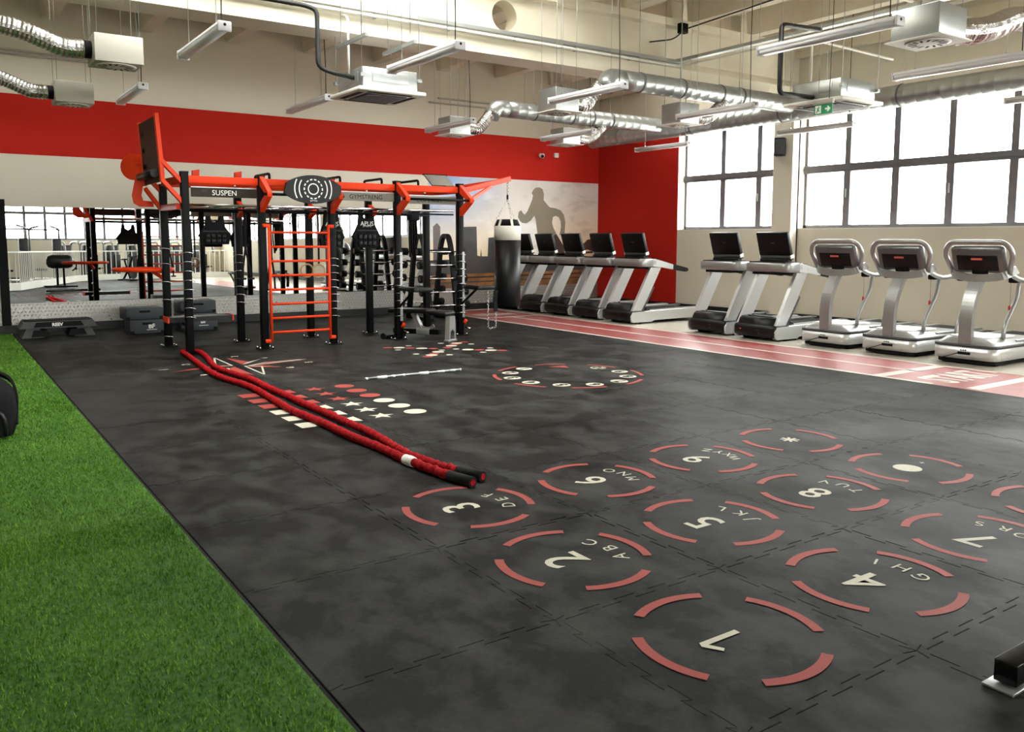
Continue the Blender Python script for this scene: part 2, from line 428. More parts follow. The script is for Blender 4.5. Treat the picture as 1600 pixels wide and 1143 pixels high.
def window(n, y0, y1, mull, lab):
    x = WX+.22; z0, z1, zr = sill+.02, top, 2.92
    f = MB().bx((x, y0, z0), (x+.06, y1, z0+.06)).bx((x, y0, z1-.06), (x+.06, y1, z1)).bx((x, y0, z0), (x+.06, y0+.05, z1)).bx((x, y1-.05, z0), (x+.06, y1, z1))
    o = struct(f'window_{n}', f, Mt['dark_frame'])
    MB().bx((x-.03, y0, zr-.07), (x+.07, y1, zr+.07)).bx((x-.05, y0, zr-.025), (x-.03, y1, zr+.025)).build('transom', Mt['dark_frame'], o)
    ys = [y0+.05]+mull+[y1-.05]
    for y in mull: MB().bx((x-.01, y-.065, z0+.06), (x+.055, y+.065, zr-.07)).bx((x-.01, y-.055, zr+.07), (x+.055, y+.055, z1-.06)).build('mullion', Mt['dark_frame'], o)
    for a, b in zip(ys[:-1], ys[1:]):
        for c, d in ((z0+.06, zr-.07), (zr+.07, z1-.06)): MB().bx((x+.02, a+.03, c), (x+.026, b-.03, d)).build('pane', gm, o)
    for y in mull[::2]: MB().box((x-.03, y, 2.45), (.03, .022, .16), None, .006).build('handle', Mt['silver_paint'], o)
    return o
window(1, 10.83, 13.57, [11.52, 12.47], '')
window(2, -1.4, 10.42, [9.5, 8.55, 7.58, 6.58, 5.6, 4.6, 3.6, 2.6, 1.6, .6, -.4][::-1], '')
window(3, -8.5, -2.0, [-7.4, -6.3, -5.2, -4.1, -3.0], '')
window(5, -16.0, -9.1, [-14.9, -13.8, -12.7, -11.6, -10.5], '')
# sill boards (white)
for k, (a, b) in enumerate(opens): struct(f'trim_{10+k}', MB().bx((WX+.0, a, sill), (WX+T, b, sill+.02)), Mt['white_paint'])

# ---- the rest of the hall behind the camera (seen in the mirror)
ZA, ZT, ZB = 1.9, 3.27, 4.5
wrear = MB().bx((X0, Y0-T, 0), (WX+T, Y0, ZA)).bx((X0, Y0-T, ZB), (WX+T, Y0, CEIL)).bx((X0, Y0-T, ZA), (X0+.4, Y0, ZB)).bx((WX-.5, Y0-T, ZA), (WX+T, Y0, ZB))
struct('wall_rear', wrear, Mt['beige_wall'])
def rear_window():
    y = Y0-.2; f = MB().bx((X0+.4, y, ZA), (WX-.5, y+.06, ZA+.08)).bx((X0+.4, y, ZB-.08), (WX-.5, y+.06, ZB))
    o = struct('window_4', f, Mt['dark_frame']); MB().bx((X0+.4, y-.02, ZT-.07), (WX-.5, y+.08, ZT+.07)).build('transom', Mt['dark_frame'], o)
    n = 21; xs = [X0+.4+i*(WX-.5-X0-.4)/n for i in range(n+1)]
    for x in xs[1:-1]: MB().bx((x-.06, y-.01, ZA+.08), (x+.06, y+.055, ZT-.07)).bx((x-.06, y-.01, ZT+.07), (x+.06, y+.055, ZB-.08)).build('mullion', Mt['dark_frame'], o)
    for a, b in zip(xs[:-1], xs[1:]):
        for c, d in ((ZA+.08, ZT-.07), (ZT+.07, ZB-.08)): MB().bx((a+.06, y+.02, c), (b-.06, y+.026, d)).build('pane', gm, o)
rear_window()
struct('wall_left', MB().bx((X0-T, Y0-T, 0), (X0, WY+T, CEIL)), Mt['beige_wall'])

# ---- concrete roof: slab, ribs, girder with a round opening
SK = (.9, 7.2, 6.6, 9.7)      # unseen skylight, added and sized to brighten the girder: x0, x1, y0, y1
SMALL = [(x-w_/2, x+w_/2, 12.0, 13.2) for x, w_ in ((1.1, 1.4), (4.9, 1.4), (8.6, 2.0), (12.1, 2.0))]  # small unseen skylights added to brighten the upper wall of the far bay
cm_ = MB().bx((X0-T, Y0-T, CEIL), (WX+T, SK[2], CEIL+.25)).bx((X0-T, SK[2], CEIL), (SK[0], SK[3], CEIL+.25)).bx((SK[1], SK[2], CEIL), (WX+T, SK[3], CEIL+.25))
cm_.bx((X0-T, SK[3], CEIL), (WX+T, 12.0, CEIL+.25)).bx((X0-T, 13.2, CEIL), (WX+T, WY+T, CEIL+.25))
_e = [X0-T]+[v for q in SMALL for v in q[:2]]+[WX+T]
for k in range(0, len(_e), 2): cm_.bx((_e[k], 12.0, CEIL), (_e[k+1], 13.2, CEIL+.25))
ceil = struct('ceiling', cm_, Mt['cream_concrete'])
def added_small_skylights():
    z = CEIL+.2
    for k, (x0, x1, y0, y1) in enumerate(SMALL):
        f = MB().bx((x0, y0, z), (x1, y0+.04, z+.05)).bx((x0, y1-.04, z), (x1, y1, z+.05)).bx((x0, y0, z), (x0+.04, y1, z+.05)).bx((x1-.04, y0, z), (x1, y1, z+.05))
        o = struct(f'window_{7+k}', f, Mt['dark_frame']); MB().bx((x0+.04, y0+.04, z+.02), (x1-.04, y1-.04, z+.03)).build('pane', gm, o)  # roof glazing added for its light only, out of view
added_small_skylights()
def skylight():  # assumed roof glazing, added out of view to light the girder face
    z = CEIL+.2; x0, x1, y0, y1 = SK
    f = MB().bx((x0, y0, z), (x1, y0+.06, z+.06)).bx((x0, y1-.06, z), (x1, y1, z+.06)).bx((x0, y0, z), (x0+.06, y1, z+.06)).bx((x1-.06, y0, z), (x1, y1, z+.06))
    o = struct('window_6', f, Mt['dark_frame']); n = 5; xs = [x0+(x1-x0)*i/n for i in range(n+1)]
    for x in xs[1:-1]: MB().bx((x-.03, y0, z), (x+.03, y1, z+.06)).build('glazing_bar', Mt['dark_frame'], o)
    for a, b in zip(xs[:-1], xs[1:]): MB().bx((a+.03, y0+.03, z+.02), (b-.03, y1-.03, z+.03)).build('pane', gm, o)
skylight()
def rib(x, y0, y1):
    m = MB(); P = [(-.16, CEIL), (-.11, 5.2), (.11, 5.2), (.16, CEIL)]
    vs = [(x+u, y0, z) for u, z in P]+[(x+u, y1, z) for u, z in P]
    m.add(vs, [(3, 2, 1, 0), (4, 5, 6, 7), (0, 1, 5, 4), (1, 2, 6, 5), (2, 3, 7, 6), (3, 0, 4, 7)])
    m.build('roof_rib', Mt['cream_concrete'], ceil)
for k in range(13):
    x = 12.35-1.5*k
    rib(x, Y0, 10.42); rib(x, 10.78, WY)
def girder(y, hole):
    m = MB(); w2 = .13
    m.bx((X0, y-.26, 4.2), (WX+.02, y+.26, 4.42))
    for s in (-1, 1):       # sloped haunch
        m.add([(X0, y+s*.26, 4.42), (WX, y+s*.26, 4.42), (WX, y+s*w2, 4.56), (X0, y+s*w2, 4.56)], [(0, 1, 2, 3) if s < 0 else (3, 2, 1, 0)])
    m.bx((X0, y-.30, 5.08), (WX+.02, y+.30, 5.2))
    za, zb = 4.42, 5.08
    cx, cz, r, h = 7.05, 4.80, .215, .235
    if hole:
        m.bx((X0, y-w2, za), (cx-h, y+w2, zb)).bx((cx+h, y-w2, za), (WX, y+w2, zb)).bx((cx-h, y-w2, za), (cx+h, y+w2, cz-h)).bx((cx-h, y-w2, cz+h), (cx+h, y+w2, zb))
        n = 32; ci = [(cx+r*math.cos(2*PI*i/n), cz+r*math.sin(2*PI*i/n)) for i in range(n)]
        sq = []
        for i in range(n):
            a = 2*PI*i/n; c, s = math.cos(a), math.sin(a); k = h/max(abs(c), abs(s)); sq.append((cx+k*c, cz+k*s))
        for yy, fl in ((y-w2, False), (y+w2, True)):
            vs = [(p[0], yy, p[1]) for p in ci+sq]
            m.add(vs, [((i, (i+1) % n, n+(i+1) % n, n+i) if fl else (n+i, n+(i+1) % n, (i+1) % n, i)) for i in range(n)])
        m.add([(p[0], y-w2, p[1]) for p in ci]+[(p[0], y+w2, p[1]) for p in ci], [(i, (i+1) % n, n+(i+1) % n, n+i) for i in range(n)], True)
    else: m.bx((X0, y-w2, za), (WX, y+w2, zb))
    return m
struct('beam_1', girder(10.6, True), Mt['cream_concrete'])
struct('beam_2', girder(-1.7, False), Mt['cream_concrete'])
struct('trim_8', MB().bx((WX-.16, Y0, 5.0), (WX, WY, 5.2)), Mt['cream_concrete'])
# ================================================================== CEILING SERVICES
def ceil_z(y): return CEIL
# ---- linear luminaires (all run along y, 1.5 m, hung at 3.5 m, switched off)
def make_light():
    t = thing('tube_light', 'x', 'light', group='linear lights hung from the roof')
    L = .74
    P = [(-.05, .035), (-.062, .01), (-.062, -.004), (.062, -.004), (.062, .01), (.05, .035)]
    Mx = frame((1, 0, 0), (0, 0, 1), (0, 0, 0))
    MB().prism(P, -L, L, Mx).build('housing', MATS['lamp_body'], t)
    Q = [(-.058, -.004), (-.052, -.032), (-.034, -.05), (.034, -.05), (.052, -.032), (.058, -.004)]
    MB().prism(Q, -L+.01, L-.01, Mx, True).build('diffuser', MATS['lamp_diffuser'], t)
    for s in (-1, 1):
        e = MB().box((0, s*(L+.012), -.008), (.126, .026, .092), None, .01).build('end_cap', MATS['lamp_body'], t)
        MB().box((0, s*.5, .045), (.03, .02, .024)).build('bracket', MATS['silver_paint'], t)
        MB().tube([(0, s*.5, .055), (0, s*.5, CEIL-3.5)], .0035, 5).build('hanging_wire', MATS['galvanised'], t)
    MB().cyl((0, -L-.024, .005), (0, -L-.027, .005), .014, 10).build('cable_gland', MATS['black_plastic'], t)
    pts = [(0, -.66, .04), (.01, -.65, .4), (-.02, -.66, .9), (.015, -.64, 1.5), (0, -.66, CEIL-3.5)]
    MB().tube(fillet(pts, .3, 4), .006, 6).build('power_cable', MATS['cable_black'], t)
    return t
LG = [(2.31, 8.71, 'grey linear light hung nearest the top left corner, above the duct box'),
      (2.33, 12.35, 'small linear light hung in front of the red band, left of the orange board'),
      (4.58, 11.82, 'linear light hung left of the ceiling air conditioner with the black pipe'),
      (4.44, 8.13, 'linear light hung above and right of the air conditioner with the black pipe'),
      (7.36, 12.59, 'linear light in front of the far elbow duct over the red band'),
      (7.23, 8.82, 'linear light in front of the nearer elbow duct and its grey box'),
      (9.78, 12.45, 'linear light hung beside the small box below the far straight duct'),
      (9.78, 8.90, 'linear light hung in front of the duct box nearest the window column'),
      (12.6, 12.88, 'white linear light against the red end wall beside the first window'),
      (7.11, 5.12, 'long linear light hung at the top between air conditioner and big duct box'),
      (9.48, 5.1, 'linear light hung at the right edge above the window duct'),
      (12.69, 9.27, 'white linear light hung across the window column'),
      (12.35, 5.2, 'linear light at the right edge in front of the large window')]
L0 = make_light()
for k, (x, y, lab) in enumerate(LG):
    o = L0 if k == 0 else copy_tree(L0)
    o.location = (x, y, 3.5); o['label'] = lab

# ---- galvanised plenum boxes with swirl diffusers and foil hoses
def swirl(cx, cy, z, r, parent):
    MB().lathe([(r, 0), (r, -.006), (r*.9, -.01), (r*.42, -.012), (0, -.012)], 24, Matrix.Translation((cx, cy, z))).build('diffuser', MATS['white_paint'], parent)
    d = MATS['black_matt']
    for k in range(14):
        a = 2*PI*k/14; ca, sa = math.cos(a), math.sin(a)
        M = Matrix.Translation((cx, cy, z-.0125)) @ Matrix.Rotation(a, 4, 'Z')
        MB().add([(r*.48, -.012, 0), (r*.84, .012, 0), (r*.84, .04, 0), (r*.48, .012, 0)], [(3, 2, 1, 0)], False, M).build('diffuser_slot', d, parent)
def flex(path, r, parent, n=120, name='foil_hose'):
    P = fillet(path, .35, 8)
    # resample evenly
    V = [Vector(p) for p in P]; acc = [0]
    for a, b in zip(V[:-1], V[1:]): acc.append(acc[-1]+(b-a).length)
    pts = []; 
    for i in range(n+1):
        s = acc[-1]*i/n; k = max(j for j in range(len(acc)) if acc[j] <= s+1e-9); k = min(k, len(V)-2)
        t = (s-acc[k])/max(1e-6, acc[k+1]-acc[k]); pts.append(V[k].lerp(V[k+1], t))
    R = [r*(1+(.05 if i % 2 else -.05)+random.uniform(-.03, .03)) for i in range(n+1)]
    return MB().tube(pts, R, 16, smooth=False).build(name, MATS['foil'], parent)
def plenum(name, lab, x, y, z, s, h, spigot, path, r=.1, mt='galvanised', flange=.0, group='duct boxes with swirl outlets'):
    t = thing(name, lab, 'duct box', (x, y, z), 0, group)
    MB().box((0, 0, h/2), (s, s, h), None, .004).build('casing', MATS[mt], t)
    if flange: MB().box((0, 0, -.006), (s+2*flange, s+2*flange, .012)).build('face_plate', MATS['white_paint'], t)
    swirl(0, 0, -.012 if flange else -.001, s*.43, t)
    sx = spigot
    MB().cyl((sx*(s/2-.01), 0, h*.5), (sx*(s/2+.09), 0, h*.5), r*.96, 16).build('spigot', MATS['black_matt'], t)
    flex([(sx*(s/2+.07), 0, h*.5)]+path, r, t, max(24, int(46*sum((Vector(b)-Vector(a)).length for a, b in zip(([(sx*s/2, 0, h*.5)]+path)[:-1], path)))))
    for dx in (-1, 1):
        for dy in (-1, 1): MB().tube([(dx*(s/2-.03), dy*(s/2-.03), h), (dx*(s/2-.03), dy*(s/2-.03), CEIL-z)], .004, 5).build('hanger_rod', MATS['galvanised'], t)
    return t
plenum('duct_box', 'pale square duct box with foil hose, larger of the two at top left', 1.75, 10.02, 3.41, .47, .28, -1, [(-.5, 0, .13), (-.9, 0, .28), (-1.7, 0, .34), (-3, 0, .36)], .095, 'light_box')
plenum('duct_box', 'pale square duct box with foil hose before the red band at left', 1.74, 13.2, 3.41, .47, .28, -1, [(-.5, 0, .13), (-.9, 0, .3), (-1.7, 0, .36), (-3, 0, .38)], .095, 'light_box')
plenum('duct_box', 'grey duct box left of the nearer elbow duct', 7.69, 10.0, 3.43, .42, .32, 1, [(.5, 0, .12), (.62, 0, .3), (.88, -.02, .57)], .1, flange=.05)
plenum('duct_box', 'grey duct box fed by a foil hose beside the window column', 10.1, 9.92, 3.43, .42, .32, 1, [(.5, 0, .12), (.7, 0, .2), (1.0, -.02, .43)], .1, flange=.05)
plenum('duct_box', 'small grey duct box at the far elbow duct over the red band', 7.83, 13.22, 3.43, .42, .3, 1, [(.5, 0, .12), (.65, 0, .3), (.9, 0, .57)], .1, flange=.05)
plenum('duct_box', 'small grey duct box under the far straight duct by the red corner', 10.38, 13.28, 3.43, .42, .3, 1, [(.5, 0, .12), (.7, 0, .2), (.95, 0, .43)], .1, flange=.05)
plenum('duct_box', 'large galvanised duct box with round swirl outlet at top right corner', 7.75, 4.47, 3.42, .46, .28, 1, [(.6, 0, .16), (1.1, 0, .26), (1.8, .1, .5), (3, .2, .6)], .12, flange=.04)

# ---- spiral ducts
def spiral(pts, r, n=18, pitch=.2):
    m = MB(); V = [Vector(p) for p in pts]
    for a, b in zip(V[:-1], V[1:]):
        L = (b-a).length; k = max(1, int(L/pitch))
        P = []; R = []
        for i in range(k):
            for t, rr in ((i/k, r), ((i+.9)/k, r), ((i+.93)/k, r*1.012), ((i+.98)/k, r*1.012)):
                P.append(a.lerp(b, t)); R.append(rr)
        P.append(b); R.append(r); m.tube(P, R, n)
    return m
def band(c, ax, r, w, parent, mt='dark_frame'):
    a = Vector(c)-Vector(ax)*w/2; b = Vector(c)+Vector(ax)*w/2
    MB().cyl(a, b, r, 20).build('duct_clamp', MATS[mt], parent)
def branch(lab, y, z, x0, x1, bands):
    t = thing('spiral_duct', lab, 'duct', (0, y, 0), 0, 'round ventilation ducts')
    spiral([(x0+.22, 0, z), (x1, 0, z)], .15).build('duct_pipe', MATS['galvanised'], t)
    E_ = fillet([(x0-.12, 0, z-.16), (x0-.03, 0, z), (x0+.24, 0, z)], .2, 6)
    MB().tube(E_, .15, 18).build('elbow', MATS['galvanised'], t)
    for b in bands:
        band((b, 0, z), (1, 0, 0), .158, .035, t)
        MB().tube([(b, 0, z+.15), (b, 0, CEIL)], .005, 5).build('hanger_rod', MATS['galvanised'], t)
    return t
branch('nearer straight galvanised duct with elbow running to the window wall', 9.93, 4.0, 8.62, 12.86, [9.2, 10.1, 11.0, 11.5])
branch('far straight galvanised duct with elbow crossing the red corner', 13.25, 3.98, 8.75, 12.86, [9.6, 10.5, 11.0, 11.5])
t = thing('spiral_duct', 'long main galvanised duct along the top of the windows', 'duct', (13.03, 0, 3.9), 0, 'round ventilation ducts')
spiral([(0, -3, 0), (0, 15.6, 0)], .175).build('duct_pipe', MATS['galvanised'], t)
MB().cyl((0, 15.6, 0), (0, 15.62, 0), .18, 20).build('end_cap', MATS['galvanised'], t)
for y in (-1, 1.2, 3.4, 5.4, 7.9, 10.2, 12.4, 14.6):
    band((0, y, 0), (0, 1, 0), .184, .03, t); MB().tube([(0, y, .17), (0, y, CEIL-3.9)], .005, 5).build('hanger_rod', MATS['galvanised'], t)

# ---- ceiling cassettes
def cassette(lab, x, y, z, pipes):
    t = thing('air_conditioner', lab, 'air conditioner', (x, y, z), 0, 'ceiling air conditioners')
    s, b = .93, .76
    MB().box((0, 0, .185), (b, b, .25), None, .01).build('casing', MATS['galvanised'], t)
    for sx, sy, w_, d_ in ((0, -b/2-.004, .5, .008), (-b/2-.004, 0, .008, .5)):
        MB().box((sx, sy, .2), (w_, d_, .13), None, .003).build('casing_panel', MATS['galvanised'], t)
    MB().box((0, 0, .03), (s, s, .05), None, .015).build('panel', MATS['white_paint'], t)
    g = MB().box((0, 0, .0), (.56, .56, .016), None, .004).build('grille', MATS['dark_grey'], t)
    for k in range(9): MB().box((0, -.24+k*.06, -.011), (.53, .012, .008)).build('grille_slat', MATS['dark_frame'], g)
    for a in range(4):
        M = Matrix.Rotation(a*PI/2, 4, 'Z')
        MB().add([(-.31, .33, .003), (.31, .33, .003), (.31, .41, .003), (-.31, .41, .003)], [(3, 2, 1, 0)], False, M).build('air_slot', MATS['black_matt'], t)
    for dx in (-1, 1):
        for dy in (-1, 1):
            MB().tube([(dx*.4, dy*.4, .2), (dx*.4, dy*.4, CEIL-z)], .005, 5).build('hanger_rod', MATS['galvanised'], t)
            MB().box((dx*.4, dy*.4, .2), (.05, .05, .04)).build('hanger_bracket', MATS['galvanised'], t)
    for nm, p, r, m in pipes: MB().tube(fillet(p, .08, 4), r, 10).build(nm, MATS[m], t)
    return t
cassette('square ceiling air conditioner with black pipe over the training rig', 4.91, 10.24, 3.4,
         [('insulated_pipe', [(-.36, -.12, .2), (-.72, -.24, .21), (-.9, -.24, .26), (-.9, -.24, .93), (-1.05, -.2, .97), (-2.2, -.14, .99)], .028, 'cable_black'),
          ('drain_pipe', [(-.44, -.1, .25), (-.44, -.1, .95), (-.44, .1, 1.0)], .016, 'white_paint')])
cassette('square ceiling air conditioner beside the green exit sign', 10.33, 7.27, 3.4,
         [('insulated_pipe', [(-.36, .05, .1), (-1.1, .03, .08), (-1.1, .03, .95), (-.2, .1, 1.02)], .032, 'cable_black'),
          ('drain_pipe', [(-.1, .3, .3), (-.1, .3, 1.0), (.5, .6, 1.05), (2.5, .7, 1.05)], .018, 'white_paint')])
ac1 = bpy.data.objects['air_conditioner']
for x in (4.27, 4.9): MB().bx((x-4.91-.02, 9.17-10.24, .5), (x-4.91+.02, 10.02-10.24, .54)).build('channel_bar', MATS['galvanised'], ac1)
for x in (4.27, 4.9):
    for y in (9.3, 9.9): MB().tube([(x-4.91, y-10.24, .52), (x-4.91, y-10.24, CEIL-3.4)], .004, 5).build('hanger_rod', MATS['galvanised'], ac1)

# ---- exit sign
t = thing('exit_sign', 'green emergency exit sign with running figure and arrow', 'sign', (9.7, 6.965, 3.22))
MB().box((0, 0, .155), (.05, .29, .06), None, .006).build('sign_housing', MATS['light_box'], t)
MB().box((0, 0, .06), (.012, .27, .125)).build('sign_face', MATS['green_sign'], t)
fm = frame((0, -1, 0), (0, 0, 1), (-.0075, 0, .06))
def flat(name, polys, material, M, parent):
    m = MB()
    for P in polys: m.prism(P, 0, .0015, M)
    return m.build(name, material, parent)
flat('arrow', [[(.03, -.012), (.07, -.012), (.058, -.034), (.078, -.034), (.112, 0), (.078, .034), (.058, .034), (.07, .012), (.03, .012)]], MATS['print_white'], fm, t)
flat('door_mark', [[(-.118, -.05), (-.03, -.05), (-.03, .05), (-.118, .05)]], MATS['print_white'], fm, t)
fm2 = frame((0, -1, 0), (0, 0, 1), (-.0092, 0, .06))
flat('running_figure', [[(-.072, .028), (-.060, .028), (-.060, .042), (-.072, .042)], [(-.095, .02), (-.055, .024), (-.052, .016), (-.066, .01), (-.062, -.012), (-.048, -.022), (-.052, -.03), (-.076, -.018), (-.094, -.044), (-.104, -.038), (-.086, -.006), (-.082, .012), (-.094, .012)]], MATS['green_sign'], fm2, t)
MB().tube([(0, .08, .18), (0, .08, CEIL-3.22)], .003, 5).build('hanging_wire', MATS['galvanised'], t)
MB().tube([(0, -.08, .18), (.01, -.09, 1.2), (0, -.08, CEIL-3.22)], .005, 5).build('power_cable', MATS['cable_black'], t)

# ---- cable tray and pipe that follow the girder, then turn along the hall
t = thing('cable_tray', 'grey cable tray with white pipe along the concrete girder', 'cable tray', (0, 0, 0))
MB().tube([(-6.4, 10.26, 4.50), (10.42, 10.26, 4.50)], 0, flat=(.09, .05, (0, 0, 1))).build('tray', MATS['galvanised'], t)
MB().tube([(10.38, 10.3, 4.52), (10.38, -3, 4.52)], 0, flat=(.1, .05, (0, 0, 1))).build('tray', MATS['galvanised'], t)
MB().tube(fillet([(-6.4, 10.24, 4.43), (10.36, 10.24, 4.43), (10.36, -3, 4.43)], .1, 4), .02, 8).build('white_pipe', MATS['white_paint'], t)
for x in [-5+1.1*k for k in range(14)]: MB().box((x, 10.27, 4.435), (.03, .05, .06)).build('pipe_clip', MATS['galvanised'], t)
for y in (8.6, 6.4, 4.2, 2.): MB().tube([(10.38, y, 4.5), (10.38, y, CEIL)], .005, 5).build('hanger_rod', MATS['galvanised'], t)
# twin pipes near the back wall
for k, (dz, dx) in enumerate(((4.37, 8.58), (4.47, 8.79))):
    o = thing('conduit_pipe', ('lower' if k == 0 else 'upper')+' of two thin pipes above the red band near the far duct', 'pipe', (dx, 15.5, dz))
    MB().cyl((0, 0, 0), (WX-dx, 0, 0), .02, 8).build('pipe', MATS['light_box'], o)
    for x in (.5, 2.4, 4.2): MB().tube([(x, 0, .015), (x, 0, CEIL-dz)], .004, 5).build('hanger_rod', MATS['galvanised'], o)
o = thing('conduit_pipe', 'pair of thin pipes on the upper wall behind the foil hoses', 'pipe', (-6.4, WY-.03, 4.57))
for dz in (0, .06): MB().cyl((0, 0, dz), (8.8, 0, dz), .018, 8).build('pipe', MATS['light_box'], o)
# white pipes crossing below the ribs at top right
for k, y in enumerate((6.9, 5.6)):
    o = thing('conduit_pipe', ('white pipe crossing the ceiling behind the long light', 'white pipe crossing the ceiling above the big duct box')[k], 'pipe', (7.2, y, 4.9))
    MB().cyl((0, 0, 0), (WX-7.2, 0, 0), .022, 8).build('pipe', MATS['white_paint'], o)
    for x in (.6, 2.5, 4.5): MB().tube([(x, 0, .015), (x, 0, CEIL-4.9)], .004, 5).build('hanger_rod', MATS['galvanised'], o)
# loudspeaker on the column and junction box with black cable on the girder
t = thing('loudspeaker', 'black box loudspeaker on a bracket at the top of the column', 'speaker', (13.5, 10.62, 3.35))
MB().box((0, .0, 0), (.2, .2, .34), Matrix.Rotation(.5, 4, 'Z'), .015).build('cabinet', MATS['black_plastic'], t)
MB().box((-.094, -.05, 0), (.01, .15, .28), Matrix.Rotation(.5, 4, 'Z')).build('grille', MATS['dark_grey'], t)
MB().tube([(.02, 0, 0), (.09, 0, .0)], .02, 8).build('bracket', MATS['black_steel'], t)
t = thing('junction_box', 'black junction box with a cable on the girder near the top', 'junction box', (10.45, 10.2, 5.05))
MB().box((0, .05, 0), (.16, .1, .16), None, .01).build('box', MATS['black_plastic'], t)
MB().tube(fillet([(-.05, 0, -.06), (-.2, .05, -.2), (-.55, .25, -.25)], .1, 4), .012, 6).build('cable', MATS['cable_black'], t)
MB().tube([(.06, 0, 0), (.1, -2, .1), (.12, -5, .12)], .012, 6).build('feed_cable', MATS['cable_black'], t)
# security camera on the red band
t = thing('security_camera', 'small white security camera on the red band near the corner', 'camera', (12.0, WY-.005, 3.55))
MB().cyl((0, 0, 0), (0, -.03, 0), .05, 14).build('base', MATS['white_paint'], t)
MB().tube([(0, -.02, 0), (-.02, -.12, .0)], .014, 8).build('arm', MATS['white_paint'], t)
MB().cyl((-.0, -.1, .0), (-.1, -.22, -.04), .045, 14).build('body', MATS['white_paint'], t)
MB().cyl((-.1, -.22, -.04), (-.106, -.228, -.042), .036, 14).build('lens', MATS['black_plastic'], t)
t = tag(MB().box((0, 0, 0), (.12, .05, .11), None, .008).build('junction_box', MATS['white_paint']), 'white junction box right of the small security camera', 'junction box'); t.location = (12.45, WY-.03, 3.58)
